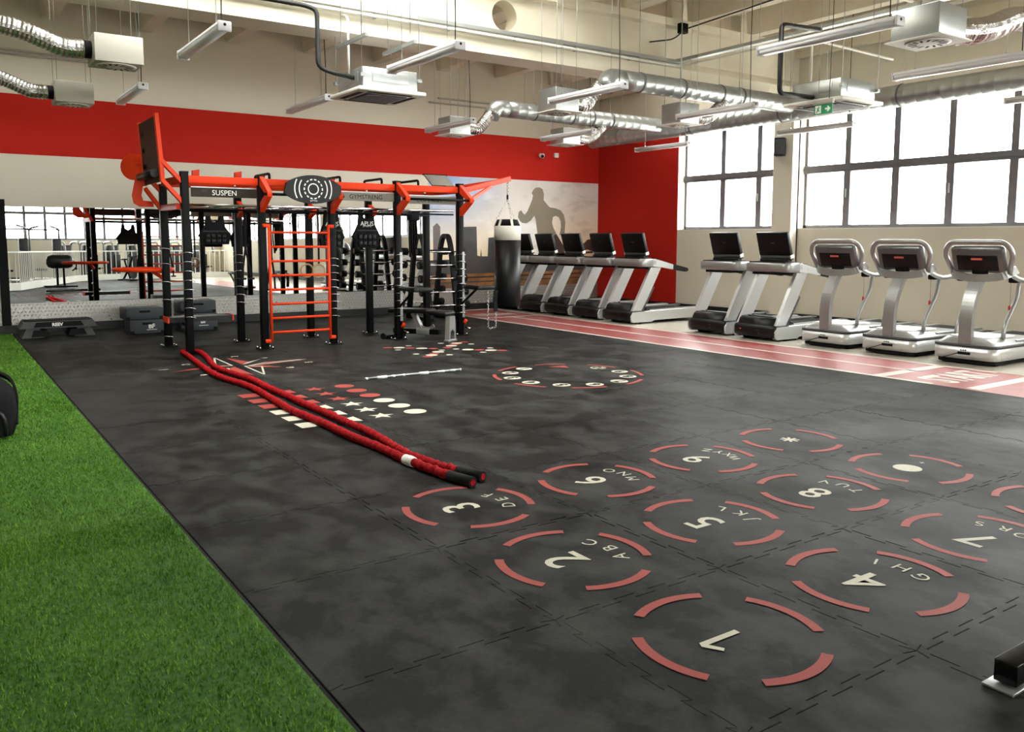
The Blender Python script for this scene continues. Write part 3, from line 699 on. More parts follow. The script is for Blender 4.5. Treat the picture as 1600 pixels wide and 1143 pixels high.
# ================================================================== TREADMILLS
def xz(y0, y1):     # prism helper: polygon given as (x, z), extruded along y from y0 to y1
    return frame((1, 0, 0), (0, 0, 1), (0, 0, 0)), -y1, -y0
def prof(m, P, y0, y1, smooth=False):
    M, a, b = xz(y0, y1); return m.prism(P, a, b, M, smooth)
def make_treadmill_a():
    """console runner with slab screen; local x runs from the front (0) to the tail (2.1)"""
    t = thing('treadmill', 'x', 'treadmill', group='black and silver treadmills with slab screens')
    K, S, W_ = MATS['black_plastic'], MATS['silver_paint'], MATS['white_gloss']
    # front bumper: rounded ends in plan
    pl = [(.10, -.42), (.04, -.415), (.0, -.39), (-.02, -.3), (-.03, 0), (-.02, .3), (.0, .39), (.04, .415), (.10, .42), (.34, .42), (.34, -.42)]
    b = MB(); zs = [(.055, .04), (.075, .012), (.12, 0), (.2, 0), (.235, .015), (.25, .05)]
    n = len(pl); vs = []; fs = []
    for z, ins in zs: vs += [(x+(ins if x < .3 else 0), y*(1-ins*.6), z) for x, y in pl]
    for i in range(len(zs)-1):
        for j in range(n): fs.append((i*n+j, i*n+(j+1) % n, (i+1)*n+(j+1) % n, (i+1)*n+j))
    fs = [f[::-1] for f in fs]; fs += [tuple(range(n)), tuple(range((len(zs)-1)*n, len(zs)*n))[::-1]]
    b.add(vs, fs, True).build('front_bumper', K, t)
    h = MB(); prof(h, [(.03, .24), (.07, .33), (.13, .365), (.24, .372), (.36, .35), (.56, .255), (.56, .19), (.03, .19)], -.34, .34, True); h.build('motor_hood', MATS['black_vinyl'], t)
    MB().box((.24, 0, .366), (.18, .5, .02), Matrix.Rotation(.05, 4, 'Y'), .006).build('hood_inset', K, t)
    # side rails: white lacquered outer panels, dark undersides
    for s in (-1, 1):
        P = [(.06, .03), (.02, .08), (.01, .15), (.05, .225), (.5, .235), (1.9, .255), (2.04, .22), (2.06, .12), (1.98, .075), (.6, .055), (.55, .03)]
        m = MB(); y0, y1 = (.34, .425); prof(m, P, s*y0 if s > 0 else -y1, y1 if s > 0 else -y0, True); m.build('side_panel', MATS['silver_light'], t)
        m = MB(); prof(m, [(.5, .235), (1.9, .255), (2.0, .24), (2.0, .262), (1.9, .268), (.5, .25)], s*.27 if s > 0 else -.34, .34 if s > 0 else -.27); m.build('foot_rail', S, t)
        MB().box((.4, s*.39, .018), (.28, .07, .035), None, .01).build('foot', MATS['black_matt'], t)
        MB().box((1.85, s*.36, .03), (.12, .08, .06), None, .01).build('foot', MATS['black_matt'], t)
        # leaning upright
        m = MB(); prof(m, [(.06, .2), (.34, .2), (.345, .3), (.79, 1.06), (.52, 1.06), (.055, .235)], s*.335 if s > 0 else -.395, .395 if s > 0 else -.335)
        u = m.build('upright', MATS['silver_light'], t)
        m = MB(); prof(m, [(.29, .25), (.345, .25), (.62, .68), (.60, .70)], s*.396 if s > 0 else -.399, .399 if s > 0 else -.396); m.build('edge_line', MATS['dark_grey'], u)
        m = MB(); prof(m, [(.34, .24), (.56, .24), (.36, .38)], s*.30 if s > 0 else -.335, .335 if s > 0 else -.30); m.build('gusset', K, t)
    MB().bx((.5, -.275, .17), (2.0, .275, .225)).build('running_belt', MATS['black_matt'], t)
    MB().box((1.2, 0, .1), (1.5, .6, .09)).build('deck_frame', MATS['black_steel'], t)
    MB().cyl((2.02, -.3, .17), (2.02, .3, .17), .05, 12).build('tail_roller', MATS['black_plastic'], t)
    # console bar, arms and grips
    c = MB(); PC = [(.27, -.40), (.24, -.32), (.235, 0), (.24, .32), (.27, .40), (.36, .425), (.62, .425), (.62, .3), (.52, .26), (.52, -.26), (.62, -.3), (.62, -.425), (.36, -.425)]
    zz = [(1.075, .03), (1.09, .01), (1.12, 0), (1.19, 0), (1.215, .012), (1.225, .03)]
    n = len(PC); vs = []; fs = []
    for z, ins in zz: vs += [(x+(ins if x < .4 else 0), y*(1-ins*.5), z) for x, y in PC]
    for i in range(len(zz)-1):
        for j in range(n): fs.append((i*n+j, i*n+(j+1) % n, (i+1)*n+(j+1) % n, (i+1)*n+j))
    c.add(vs, fs, True); o_ = len(c.v)-len(vs)
    c.f += [tuple(o_+j for j in range(n))[::-1], tuple(o_+(len(zz)-1)*n+j for j in range(n))]; c.sm += [False, False]
    c.build('console', MATS['silver_paint'], t)
    MB().box((.42, 0, 1.228), (.3, .7, .03), None, .01).build('console_top', MATS['black_matt'], t)
    MB().box((.42, 0, 1.06), (.3, .56, .05), None, .01).build('console_tray', MATS['black_matt'], t)
    for s in (-1, 1):
        m = MB(); prof(m, [(.55, 1.08), (.55, 1.222), (.7, 1.20), (1.08, 1.11), (1.08, 1.015), (.8, 1.06)], s*.36 if s > 0 else -.425, .425 if s > 0 else -.36, True); m.build('side_arm', MATS['silver_light'], t)
        m = MB(); prof(m, [(1.08, 1.11), (1.08, 1.015), (1.42, .965), (1.48, .975), (1.5, 1.0), (1.48, 1.035)], s*.362 if s > 0 else -.423, .423 if s > 0 else -.362, True); m.build('hand_grip', MATS['black_vinyl'], t)
        m = MB(); prof(m, [(.55, 1.222), (.55, 1.232), (.7, 1.21), (1.08, 1.12), (1.45, 1.045), (1.45, 1.035), (1.08, 1.11), (.7, 1.2)], s*.365 if s > 0 else -.42, .42 if s > 0 else -.365); m.build('arm_trim', MATS['black_matt'], t)
    # slab screen, back side faces the hall
    sl = Matrix.Translation((.455, 0, 1.49)) @ Matrix.Rotation(-.30, 4, 'Y')
    scr = MB().add(*_box((.07, .61, .46), .012), True, sl).build('screen', MATS['black_plastic'], t)
    MB().add(*_box((.074, .60, .045), .004), True, sl @ Matrix.Translation((0, 0, -.175))).build('metal_strip', MATS['grey_head'], scr)
    for s in (-1, 1): MB().add(*_box((.078, .02, .06), .003), True, sl @ Matrix.Translation((0, s*.299, -.175))).build('side_cap', MATS['white_gloss'], scr)
    MB().add(*_box((.002, .07, .008), .0005), True, sl @ Matrix.Translation((-.036, 0, .06))).build('maker_mark', MATS['grey_head'], scr)
    MB().box((.49, 0, 1.255), (.1, .56, .07), Matrix.Rotation(-.3, 4, 'Y'), .015).build('screen_base', K, t)
    # front badge
    put_text('badge', '~ v', .05, MATS['grey_head'], frame((0, -1, 0), (0, 0, 1), (-.032, -.1, .165)), t)
    put_text('badge', '=', .05, MATS['grey_head'], frame((0, -1, 0), (0, 0, 1), (-.032, -.13, .12)), t)
    return t
def _box(s, bev):
    m = MB().box((0, 0, 0), s, None, bev); return m.v, m.f
TA = make_treadmill_a()
SPOTS_A = [(12.15, 'silver slab-screen treadmill standing alone in front of the red end wall, screen before red'),
           (13.1, 'slab-screen treadmill whose screen stands between mural and red wall edge'),
           (14.05, 'third slab-screen treadmill counted from the red wall toward the punching bag'),
           (15.0, 'slab-screen treadmill right beside the punching bag, fully visible screen'),
           (15.86, 'slab-screen treadmill mostly hidden behind the punching bag'),
           (9.87, 'slab-screen treadmill below the first window, left of the pair'),
           (8.86, 'slab-screen treadmill in front of the window column, right of the pair')]
for k, (y, lab) in enumerate(SPOTS_A):
    o = TA if k == 0 else copy_tree(TA)
    o.location = (10.76, y, 0); o['label'] = lab
MB().box((-.032, .24, .165), (.004, .009, .009)).build('indicator_light', mat('red_led', (220, 40, 40), .4, emit=((255, 40, 40), 2.)), o)

def make_treadmill_b():
    """hoop-console runner with a curved middle mast; local x from the front (0) to the tail"""
    t = thing('treadmill', 'x', 'treadmill', group='silver treadmills with hoop consoles')
    S, K, G = MATS['silver_paint'], MATS['black_plastic'], MATS['grey_head']
    def rounded(x0, x1, w, r=.12):
        P = [(x1, -w), (x1, w)]
        P += [(x0+r-r*math.sin(a), w-r+r*math.cos(a)) for a in [i*PI/12 for i in range(7)]]
        P += [(x0+r-r*math.cos(a), -w+r-r*math.sin(a)) for a in [i*PI/12 for i in range(7)]]
        return P
    MB().prism(rounded(.02, 2.0, .37), .02, .075).build('under_frame', MATS['black_matt'], t)
    MB().prism(rounded(0, 1.98, .41), .07, .23, None, True).build('base_shell', MATS['silver_light'], t)
    MB().prism(rounded(-.004, 1.985, .414), .225, .262, None, True).build('bumper_band', MATS['dark_grey'], t)
    # top shell with raised hood
    P = rounded(.03, 1.96, .385); n = len(P)
    def hz(x): return .262+.075*max(0, 1-max(0, (x-.5)/.5))*min(1, (x+.02)/.15)
    m = MB(); vs = [(x, y, .262) for x, y in P]+[(.5+(x-.5)*(.86 if x < .9 else .98), y*.78, .335 if x < .9 else .272) for x, y in P]
    m.add(vs, [(i, (i+1) % n, n+(i+1) % n, n+i) for i in range(n)]+[tuple(range(n, 2*n))], True); m.build('top_shell', MATS['silver_paint'], t)
    MB().prism(rounded(.12, .78, .27, .1), .33, .352).build('hood_lid', MATS['white_gloss'], t)
    for s in (-1, 1):
        MB().box((1.3, s*.31, .29), (1.25, .07, .03), None, .008).build('foot_rail', MATS['silver_paint'], t)
        MB().box((1.5, s*.2, .0125), (.08, .08, .025)).build('foot', MATS['black_matt'], t); MB().box((.2, s*.3, .0125), (.08, .08, .025)).build('foot', MATS['black_matt'], t)
    MB().bx((.8, -.27, .27), (1.96, .27, .288)).build('running_belt', MATS['black_matt'], t)
    # middle mast: flat curved blade
    c = fillet([(.07, 0, .25), (.06, 0, .62), (.13, 0, .86), (.30, 0, 1.1)], .2, 5)
    MB().tube(c, 0, flat=(.16, .075, (1, 0, 0))).build('mast', MATS['silver_paint'], t)
    for s in (-1, 1):
        p = fillet([(.52, s*.30, .33), (.53, s*.30, .48), (.82, s*.31, .86), (.84, s*.31, 1.1)], .12, 5)
        MB().tube([(x-.12, y, z) for x, y, z in p], .028, 10).build('side_tube', MATS['silver_paint'], t)
    # hoop console
    def hp(u, v): return (.20+(1.56-v)*.36, u, v)       # leaning plane: top toward the hall
    loop = [(.36, 1.17), (.43, 1.40), (.40, 1.50), (.32, 1.565), (-.32, 1.565), (-.40, 1.50), (-.43, 1.40), (-.36, 1.17)]
    hoop = fillet([hp(u, v) for u, v in loop], .09, 4)
    MB().tube(hoop, .032, 10).build('console_hoop', MATS['silver_paint'], t)
    for s in (-1, 1):
        p = fillet([hp(s*.36, 1.17), (.46, s*.40, 1.1), (.62, s*.41, 1.07), (.88, s*.41, 1.085)], .1, 4)
        MB().tube(p, .030, 10).build('handle_bar', MATS['silver_paint'], t)
        MB().cyl((.86, s*.41, 1.084), (1.12, s*.41, 1.095), .032, 10).build('hand_grip', MATS['black_vinyl'], t)
        MB().box((.52, s*.33, 1.085), (.12, .09, .08), None, .02).build('cup_holder', MATS['black_matt'], t)
    lower = fillet([(.42, -.40, 1.22), (.30, -.30, 1.13), (.24, 0, 1.09), (.30, .30, 1.13), (.42, .40, 1.22)], .15, 4)
    MB().tube(lower, 0, flat=(.07, .10, (0, 0, 1))).build('lower_bar', MATS['silver_paint'], t)
    tilt = Matrix.Translation((.285, 0, 1.345)) @ Matrix.Rotation(-.36, 4, 'Y')
    hd = MB().add(*_box((.11, .68, .37), .05), True, tilt).build('console_head', G, t)
    MB().add(*_box((.02, .52, .21), .008), True, tilt @ Matrix.Translation((-.052, 0, -.03))).build('rear_panel', K, hd)
    MB().add(*_box((.03, .2, .09), .01), True, tilt @ Matrix.Translation((-.058, -.02, -.145))).build('neck_cover', MATS['black_matt'], hd)
    MB().add(*_box((.006, .14, .028), .002), True, tilt @ Matrix.Translation((-.064, 0, .025))).build('red_badge', mat('badge_red', (206, 92, 84), .4), hd)
    for s in (-.12, .1, .22): MB().add(*_box((.006, .012, .008), .002), True, tilt @ Matrix.Translation((-.05, s, .15))).build('screw', K, hd)
    MB().box((.30, 0, 1.085), (.12, .22, .03), None, .008).build('red_collar', mat('collar_red', (150, 50, 46), .5), t)
    # power inlet
    MB().box((-.004, -.02, .145), (.012, .16, .035), None, .004).build('power_inlet', MATS['black_matt'], t)
    for k in range(3): MB().cyl((-.001, -.04+.03*k, .185), (-.006, -.04+.03*k, .185), .009, 8).build('socket', K, t)
    MB().tube(fillet([(-.01, .06, .14), (-.035, .16, .10), (.0, .3, .05)], .06, 4), .006, 6).build('power_cord', K, t)
    MB().tube([(.56, -.28, 1.06), (.57, -.28, .8), (.56, -.28, .74)], .002, 5).build('safety_lanyard', MATS['black_matt'], t)
    MB().box((.56, -.28, .72), (.02, .03, .06), None, .006).build('safety_clip', mat('clip_red', (190, 40, 40), .4), t)
    return t
TB = make_treadmill_b()
for k, (y, lab) in enumerate([(7.68, 'silver hoop-console treadmill next to the slab-screen treadmills'), (6.66, 'silver hoop-console treadmill in the middle of the three'), (5.6, 'silver hoop-console treadmill at the right edge, nearest the camera')]):
    o = TB if k == 0 else copy_tree(TB)
    o.location = (10.88, y, 0); o['label'] = lab
# ================================================================== TRAINING RIG
rig = thing('training_rig', 'large black and orange functional training rig with posts, beams and ladder', 'training rig', (5.0, 12.5, 0))
RO = Vector((-5.0, -12.5, 0))
def rp(name, mb, m, parent=None):
    mb.v = [(v[0]-5.0, v[1]-12.5, v[2]) for v in mb.v]
    return mb.build(name, MATS[m], parent if parent is not None else rig)
FX = [2.88, 3.92, 4.97, 6.06, 7.2]; BXs = [2.83, 3.9, 5.02, 6.06, 7.15]
YF, YB = 12.0, 13.05
post_me = {}
for row, (xs, y, h) in enumerate(((FX, YF, 2.48), (BXs, YB, 2.36))):
    for x in xs:
        p = rp('post', MB().bx((x-.05, y-.05, .012), (x+.05, y+.05, h), .008), 'black_steel')
        rp('post_cap', MB().bx((x-.053, y-.053, h-.015), (x+.053, y+.053, h+.006), .004), 'black_plastic', p)
        b = rp('base_plate', MB().bx((x-.11, y-.09, 0), (x+.11, y+.09, .012)), 'black_steel')
        for dx in (-.09, .09):
            for dy in (-.065, .065): rp('bolt', MB().cyl((x+dx, y+dy, .01), (x+dx, y+dy, .04), .012, 6), 'chrome', b)
# beams
for xs, y in ((FX, YF), (BXs, YB)):
    for a, b in zip(xs[:-1], xs[1:]): rp('beam', MB().bx((a+.05, y-.035, 2.33), (b-.05, y+.035, 2.43), .006), 'orange_paint')
for a, b in zip(FX, BXs):
    m = MB().tube([(a, YF+.05, 2.38), (b, YB-.05, 2.38)], 0, flat=(.06, .1, (0, 0, 1))); rp('cross_beam', m, 'orange_paint')
# light pull-up rails and dark rails below
for y, z, r, mt in ((12.12, 2.045, .018, 'chrome'), (12.12, 1.985, .014, 'black_steel'), (12.93, 2.045, .018, 'chrome'), (12.93, 1.985, .014, 'black_steel')):
    rp('rail', MB().cyl((2.9, y, z), (7.15, y, z), r, 10), mt)
for k in range(12):
    x = 3.1+.35*k; rp('monkey_bar', MB().cyl((x, 12.12, 2.045), (x, 12.93, 2.045), .015, 8), 'chrome')
# chevron brackets in front of four posts and the bars through their tips
def chevron(x, y0=YF, yt=11.62, z0=2.46, zt=2.2, z1=1.96):
    w_ = .085; P = [(y0-.05, z0), (yt, zt+.035), (yt-.01, zt), (yt, zt-.035), (y0-.05, z1), (y0-.05, z1+.13), (yt+.115, zt), (y0-.05, z0-.13)]
    M = frame((0, 1, 0), (0, 0, 1), (x, 0, 0))
    return MB().prism([(a, b) for a, b in P], -.032, .032, M)
for x in FX[1:]: rp('chevron_bracket', chevron(x), 'orange_paint')
for x in BXs[1:4]: rp('chevron_bracket', chevron(x, YB, 12.78, 2.15, 2.02, 1.9), 'orange_paint')
for a, b in ((3.92, 4.97), (6.06, 7.2)): rp('grip_bar', MB().cyl((a-.06, 11.66, 2.2), (b+.06, 11.66, 2.2), .02, 10), 'black_steel')
# sign panels
def sign(x0, x1, z0, z1, mt, txt, tm_, size, y=11.985):
    p = rp('sign_panel', MB().bx((x0, y-.006, z0), (x1, y+.006, z1)), mt)
    rp('panel_edge', MB().bx((x0, y-.012, z1), (x1, y+.012, z1+.014)), 'silver_paint', p)
    put_text('lettering', txt, size, MATS[tm_], frame((1, 0, 0), (0, 0, 1), ((x0+x1)/2-5.0, y-.0075-12.5, (z0+z1)/2)), p)
    return p
mat('sign_brown', (46, 38, 31), .55, spec=.2); mat('sign_grey', (112, 108, 98), .5, .2)
p = sign(2.96, 3.85, 2.15, 2.275, 'sign_brown', 'SUSPEN', 'print_white', .1)
put_text('lettering', 'DO', .05, MATS['dark_grey'], frame((1, 0, 0), (0, 0, 1), (3.14-5, 11.977-12.5, 2.235)), p)
sign(5.06, 6.0, 2.16, 2.285, 'sign_grey', 'GYMSTRENG', 'black_matt', .095)
sign(6.14, 7.12, 2.14, 2.265, 'sign_grey', 'COMPANY', 'black_matt', .095)
# ball target board
def target():
    P = []
    for i in range(25):
        u = -1+2*i/24; P.append((.42*u, .2*(1-.78*u*u)**.8+.0))
    Q = [(a, -b) for a, b in P[::-1]]
    M = frame((1, 0, 0), (0, 0, 1), (4.53, 11.6, 2.28))
    b = rp('ball_target', MB().prism([(-.42, -.06)]+P[1:-1]+[(.42, -.06)][:0]+[(.42, .06), (.42, -.06)]+Q[1:-1]+[(-.42, -.06)][:0], -.02, .035, M), 'black_plastic')
    Mf = frame((1, 0, 0), (0, 0, 1), (4.53, 11.5645, 2.285))
    def ringseg(r0, r1, a0, a1, n=10):
        return [(r0*math.cos(a0+(a1-a0)*i/n), r0*math.sin(a0+(a1-a0)*i/n)) for i in range(n+1)]+[(r1*math.cos(a1-(a1-a0)*i/n), r1*math.sin(a1-(a1-a0)*i/n)) for i in range(n+1)]
    def mark(name, polys):
        m = MB()
        for P_ in polys: m.prism(P_, 0, .002, Mf)
        rp(name, m, 'print_white', b)
    mark('ring_mark', [ringseg(.066, .082, i*PI/2, (i+1)*PI/2+.001) for i in range(4)])
    for k in range(14): mark('dash_mark', [ringseg(.125, .143, 2*PI*k/14-.13, 2*PI*k/14+.13, 3)])
    for s in (0, PI):
        for r in (.2, .265): mark('arc_mark', [ringseg(r, r+.016, s-.62 if r < .25 else s-.5, s+.62 if r < .25 else s+.5)])
    put_text('lettering', 'w==m', .04, MATS['print_white'], Mf @ Matrix.Translation((0, -.165, .001)) @ Matrix.Translation((-5*0, 0, 0)), b).matrix_basis = Matrix.Translation((-5.0, -12.5, 0))
target()
# ladder between two front posts
for x in (4.0, 4.89): rp('ladder_rail', MB().cyl((x, 11.93, .1), (x, 11.93, 1.79), .021, 10), 'orange_paint')
for k in range(8): rp('ladder_rung', MB().cyl((4.0, 11.93, .24+.205*k), (4.89, 11.93, .24+.205*k), .017, 10), 'orange_paint')
for z in (.12, 1.77):
    for x, xp in ((4.0, 3.92), (4.89, 4.97)): rp('ladder_lug', MB().box(((x+xp)/2, 11.94, z), (.1, .05, .05), None, .01), 'orange_paint')
# storage hooks on the posts
hk = MB().tube(arc((0, 0, 0), .07, -.15, PI+.15, 10, 'xy'), .006, 6).mesh('post_hook')
def hooks(x, y, zs, rz=-.6, tilt=.35):
    for z in zs:
        o = link('post_hook', hk, MATS['chrome'], rig); o.location = (x-5.0, y-12.5, z); o.rotation_euler = (tilt, 0, rz)
hooks(4.99, 11.98, [.42+.107*k for k in range(9)], 2.6)
hooks(2.90, 11.97, [.50+.125*k for k in range(8)], 2.6)
hooks(2.83, 13.02, [.14, .42, .68, .94, 1.2, 1.42], 2.6)
hooks(3.9, 13.02, [.6+.12*k for k in range(7)], 2.6)
hooks(6.08, 11.98, [.36+.12*k for k in range(9)], 2.6)
hooks(7.22, 11.98, [.36+.12*k for k in range(9)], 2.6)
for x in (6.06, 7.2):
    rp('peg_strip', MB().bx((x+.012, 11.935, .3), (x+.052, 11.95, 1.38)), 'silver_paint')
    # dip arms and safety pins
    rp('dip_arm', MB().bx((x-.03, 11.4, .78), (x+.05, 11.96, .85), .01), 'black_vinyl')
    rp('dip_arm', MB().box((x+.16, 11.45, .81), (.3, .07, .07), None, .012), 'black_vinyl')
    rp('arm_brace', MB().tube([(x, 11.95, .52), (x, 11.5, .78)], .02, 8), 'black_steel')
    rp('pin', MB().cyl((x+.05, 11.9, .14), (x+.07, 11.78, .12), .016, 8), 'chrome'); rp('pin_knob', MB().cyl((x+.03, 11.93, .2), (x+.05, 11.88, .26), .026, 10), 'orange_paint')
# wall-ball board on outriggers at the left end
bd = rp('target_board', MB().box((2.61, 12.68, 2.78), (.035, 1.0, .86), Matrix.Rotation(-.06, 4, 'Y')), 'sign_brown')
for y in (12.12, 13.24): rp('board_rail', MB().tube([(2.58, y, 3.24), (2.62, y, 2.6), (2.63, y, 2.34)], 0, flat=(.05, .09, (0, 1, 0))), 'orange_paint')
for z in (3.05, 2.82, 2.6): rp('board_bolt', MB().cyl((2.57, 13.0, z), (2.60, 13.0, z), .035, 10), 'black_matt', bd)
rp('pad_roll', MB().cyl((2.55, 12.2, 2.46), (2.55, 13.16, 2.46), .055, 12), 'black_vinyl')
for a, b in (((2.63, 12.12, 2.62), (2.86, 12.0, 2.33)), ((2.63, 12.12, 2.36), (2.86, 12.0, 2.06)), ((2.63, 13.22, 2.5), (2.82, 13.05, 2.25)), ((2.63, 13.22, 2.3), (2.82, 13.05, 1.98))):
    rp('outrigger', MB().tube([a, b], 0, flat=(.05, .09, (0, 1, 0))), 'orange_paint')
rp('outrigger_tie', MB().bx((2.78, 12.05, 1.98), (2.86, 13.0, 2.06)), 'orange_paint')
rp('side_disc', MB().cyl((2.52, 13.42, 2.62), (2.56, 13.48, 2.62), .19, 20), 'orange_paint')
rp('disc_arm', MB().tube([(2.55, 13.45, 2.7), (2.64, 13.25, 2.72)], 0, flat=(.05, .1, (0, 0, 1))), 'orange_paint')
J = [(2.42, 2.42), (2.37, 2.2), (2.39, 2.09), (2.47, 2.04), (2.66, 2.04), (2.66, 2.12), (2.52, 2.13), (2.50, 2.2), (2.54, 2.42)]
rp('storage_hook', MB().prism([(x+.07, z) for x, z in J], -.01, .01, frame((1, 0, 0), (0, 0, 1), (0, 13.2, 0))), 'orange_paint')
# tabs and handles on top
for x in (3.24, 3.86): rp('top_tab', MB().prism([(x, 2.42), (x+.1, 2.42), (x+.11, 2.6), (x+.01, 2.58)], -.03, .03, frame((1, 0, 0), (0, 0, 1), (0, YB, 0))), 'orange_paint')
for x in (4.15, 5.25, 5.95, 6.6):
    rp('top_handle', MB().tube(fillet([(x, 12.95, 2.42), (x, 12.95, 2.53), (x, 12.3, 2.53), (x, 12.3, 2.42)], .04, 3), .02, 8), 'black_steel')
tb_ = rp('top_board', MB().box((7.1, 12.5, 2.56), (.42, .34, .02), Matrix.Rotation(.6, 4, 'X')), 'sign_grey')
rp('board_frame', MB().box((7.1, 12.64, 2.66), (.46, .025, .025)), 'black_steel', tb_); rp('board_strut', MB().bx((7.1, 12.33, 2.40), (7.13, 12.36, 2.47)), 'black_steel', tb_); rp('board_strut', MB().bx((7.1, 12.61, 2.40), (7.13, 12.64, 2.65)), 'black_steel', tb_)
# boom for the punching bag
rp('boom', MB().tube([(7.2, 12.0, 2.36), (8.46, 12.4, 2.64)], 0, flat=(.07, .085, (0, 0, 1))), 'orange_paint')
rp('boom', MB().tube([(7.2, 12.95, 2.40), (8.40, 12.46, 2.62)], 0, flat=(.05, .06, (0, 0, 1))), 'orange_paint')
rp('boom_brace', MB().tube([(7.22, 11.74, 2.2), (7.95, 12.22, 2.48)], 0, flat=(.04, .05, (0, 0, 1))), 'orange_paint')
rp('boom_eye', MB().tube(arc((8.42, 12.4, 2.585), .022, 0, 2*PI, 12, 'xz'), .006, 6), 'chrome')
# low step plank across the left pair of posts
pl = rp('step_plank', MB().bx((2.68, 12.3, .42), (3.56, 12.6, .49)), 'black_vinyl')
for x in (2.67, 3.555): rp('plank_end', MB().bx((x, 12.29, .415), (x+.015, 12.61, .495)), 'orange_paint', pl)
rp('plank_bracket', MB().bx((2.86, 12.05, .38), (2.92, 12.35, .42)), 'black_steel', pl)
# round orange tray on the left back post
rp('round_tray', MB().lathe([(.0, 0), (.41, 0), (.43, .015), (.43, .05), (.40, .05), (.39, .02), (0, .02)], 32, Matrix.Translation((2.6, 13.45, 1.10))), 'orange_paint')
rp('tray_arm', MB().tube([(2.81, 13.08, 1.0), (2.7, 13.3, 1.1)], .03, 8), 'orange_paint')

# ================================================================== THINGS ON AND AROUND THE RIG
# punching bag with its chains
t = thing('punching_bag', 'tall black punching bag with white top band hanging from the orange boom', 'punching bag', (8.42, 12.4, .40))
R_ = .235
MB().lathe([(0, 0), (R_*.9, .0), (R_, .03), (R_, 1.17)], 28).build('body', MATS['black_vinyl'], t)
MB().lathe([(R_+.002, 1.17), (R_+.003, 1.40), (R_-.01, 1.42)], 28).build('white_band', MATS['bag_white'], t)
MB().lathe([(R_-.01, 1.42), (R_*.75, 1.53), (R_*.55, 1.535), (0, 1.53)], 28).build('top', MATS['black_matt'], t)
for k in range(6):
    a = 2*PI*k/6+.3; c, s = math.cos(a), math.sin(a)
    MB().tube([(c*R_*1.01, s*R_*1.01, 1.41), (c*R_*.78, s*R_*.78, 1.54)], 0, flat=(.045, .008, (c, s, 0))).build('top_strap', MATS['bag_white'], t)
    if k % 2 == 0:
        m = MB(); p0 = Vector((c*.2, s*.2, 1.53)); p1 = Vector((0, 0, 1.88)); n = 8
        for i in range(n):
            q = p0.lerp(p1, (i+.5)/n); m.tube(arc(q, .016, 0, 2*PI, 6, 'xz' if i % 2 else 'yz'), .004, 4)
        m.build('chain', MATS['chrome'], t, 'stuff')
MB().cyl((0, 0, 1.88), (0, 0, 1.96), .018, 8).build('swivel', MATS['black_steel'], t)
m = MB()
for i in range(7): m.tube(arc((0, 0, 1.98+i*.032), .018, 0, 2*PI, 6, 'xz' if i % 2 else 'yz'), .005, 4)
m.build('chain', MATS['chrome'], t, 'stuff')
put_text('lettering', 'S', .1, MATS['black_matt'], frame((.35, -1, 0), (0, 0, 1), (-.222, -.078, 1.27)), t)

# weighted vests
def vest(lab, x, y, ztop, rz, w_, h, txt, label_on):
    t = thing('weighted_vest', lab, 'vest', (x, y, ztop-h), rz, 'weighted vests hung on the rig')
    hw = w_/2
    P = [(-hw*.8, 0), (hw*.8, 0), (hw*.86, h*.22), (hw*1.0, h*.3), (hw*.7, h*.52), (hw*.58, h*.62), (hw*.5, h), (hw*.28, h), (hw*.22, h*.8), (0, h*.72), (-hw*.22, h*.8), (-hw*.28, h), (-hw*.5, h), (-hw*.58, h*.62), (-hw*.7, h*.52), (-hw*1.0, h*.3), (-hw*.86, h*.22)]
    MB().prism(P, -.03, .03, frame((1, 0, 0), (0, 0, 1), (0, 0, 0))).build('vest_body', MATS['black_matt'], t)
    for r in range(2):
        for c in range(4): MB().box((-hw*.48+c*hw*.32, -.035, h*(.12+.17*r)), (hw*.26, .03, h*.13), None, .008).build('weight_pouch', MATS['black_plastic'], t)
    MB().box((0, -.034, h*.46), (w_*.75, .012, .02)).build('belt', MATS['black_plastic'], t)
    if txt:
        put_text('lettering', txt, .1, MATS['print_white'], frame((1, 0, 0), (0, 0, 1), (0, -.034, h*.64)), t)
        put_text('lettering', 'SPORTS', .045, MATS['print_white'], frame((1, 0, 0), (0, 0, 1), (0, -.034, h*.575)), t)
    return t
vest('black weighted vest with white APUS lettering hung on the rig', 5.93, 12.86, 2.06, 0, .50, .62, 'APUS', True)
vest('black weighted vest half hidden behind the post right of the orange ladder', 5.32, 12.86, 2.04, .1, .46, .60, 'APUS', True)
vest('plain black weighted vest hanging left, above the low step plank', 3.52, 12.94, 1.92, .1, .5, .42, '', False)
# suspension straps
def straps(lab, x, y, z0, dy):
    t = thing('suspension_trainer', lab, 'strap', (x, y, z0), 0, 'suspension straps on the rig')
    h = 2.03-z0
    MB().tube([(0, 0, h), (0, 0, h*.45)], 0, flat=(.035, .006, (0, 1, 0))).build('anchor_strap', MATS['black_matt'], t)
    for s in (-1, 1):
        MB().tube([(0, 0, h*.45), (s*.05, dy*.3, h*.2), (s*.06, dy*.4, .06)], 0, flat=(.03, .006, (0, 1, 0))).build('leg_strap', MATS['black_matt'], t)
        MB().cyl((s*.06-.05, dy*.4, .05), (s*.06+.05, dy*.4, .05), .016, 8).build('handle', MATS['black_vinyl'], t)
    MB().tube(arc((0, 0, h*.98), .03, 0, 2*PI, 8, 'yz'), .006, 5).build('carabiner', MATS['chrome'], t)
straps('black suspension strap hanging between the vest and the ladder', 3.83, 12.5, .95, -.1)
straps('black suspension strap hanging behind the orange ladder', 4.35, 12.9, .75, .1)
t = thing('battle_strap', 'thick folded black strap bundle hanging at the post right of the vests', 'strap', (6.78, 12.85, 1.25))
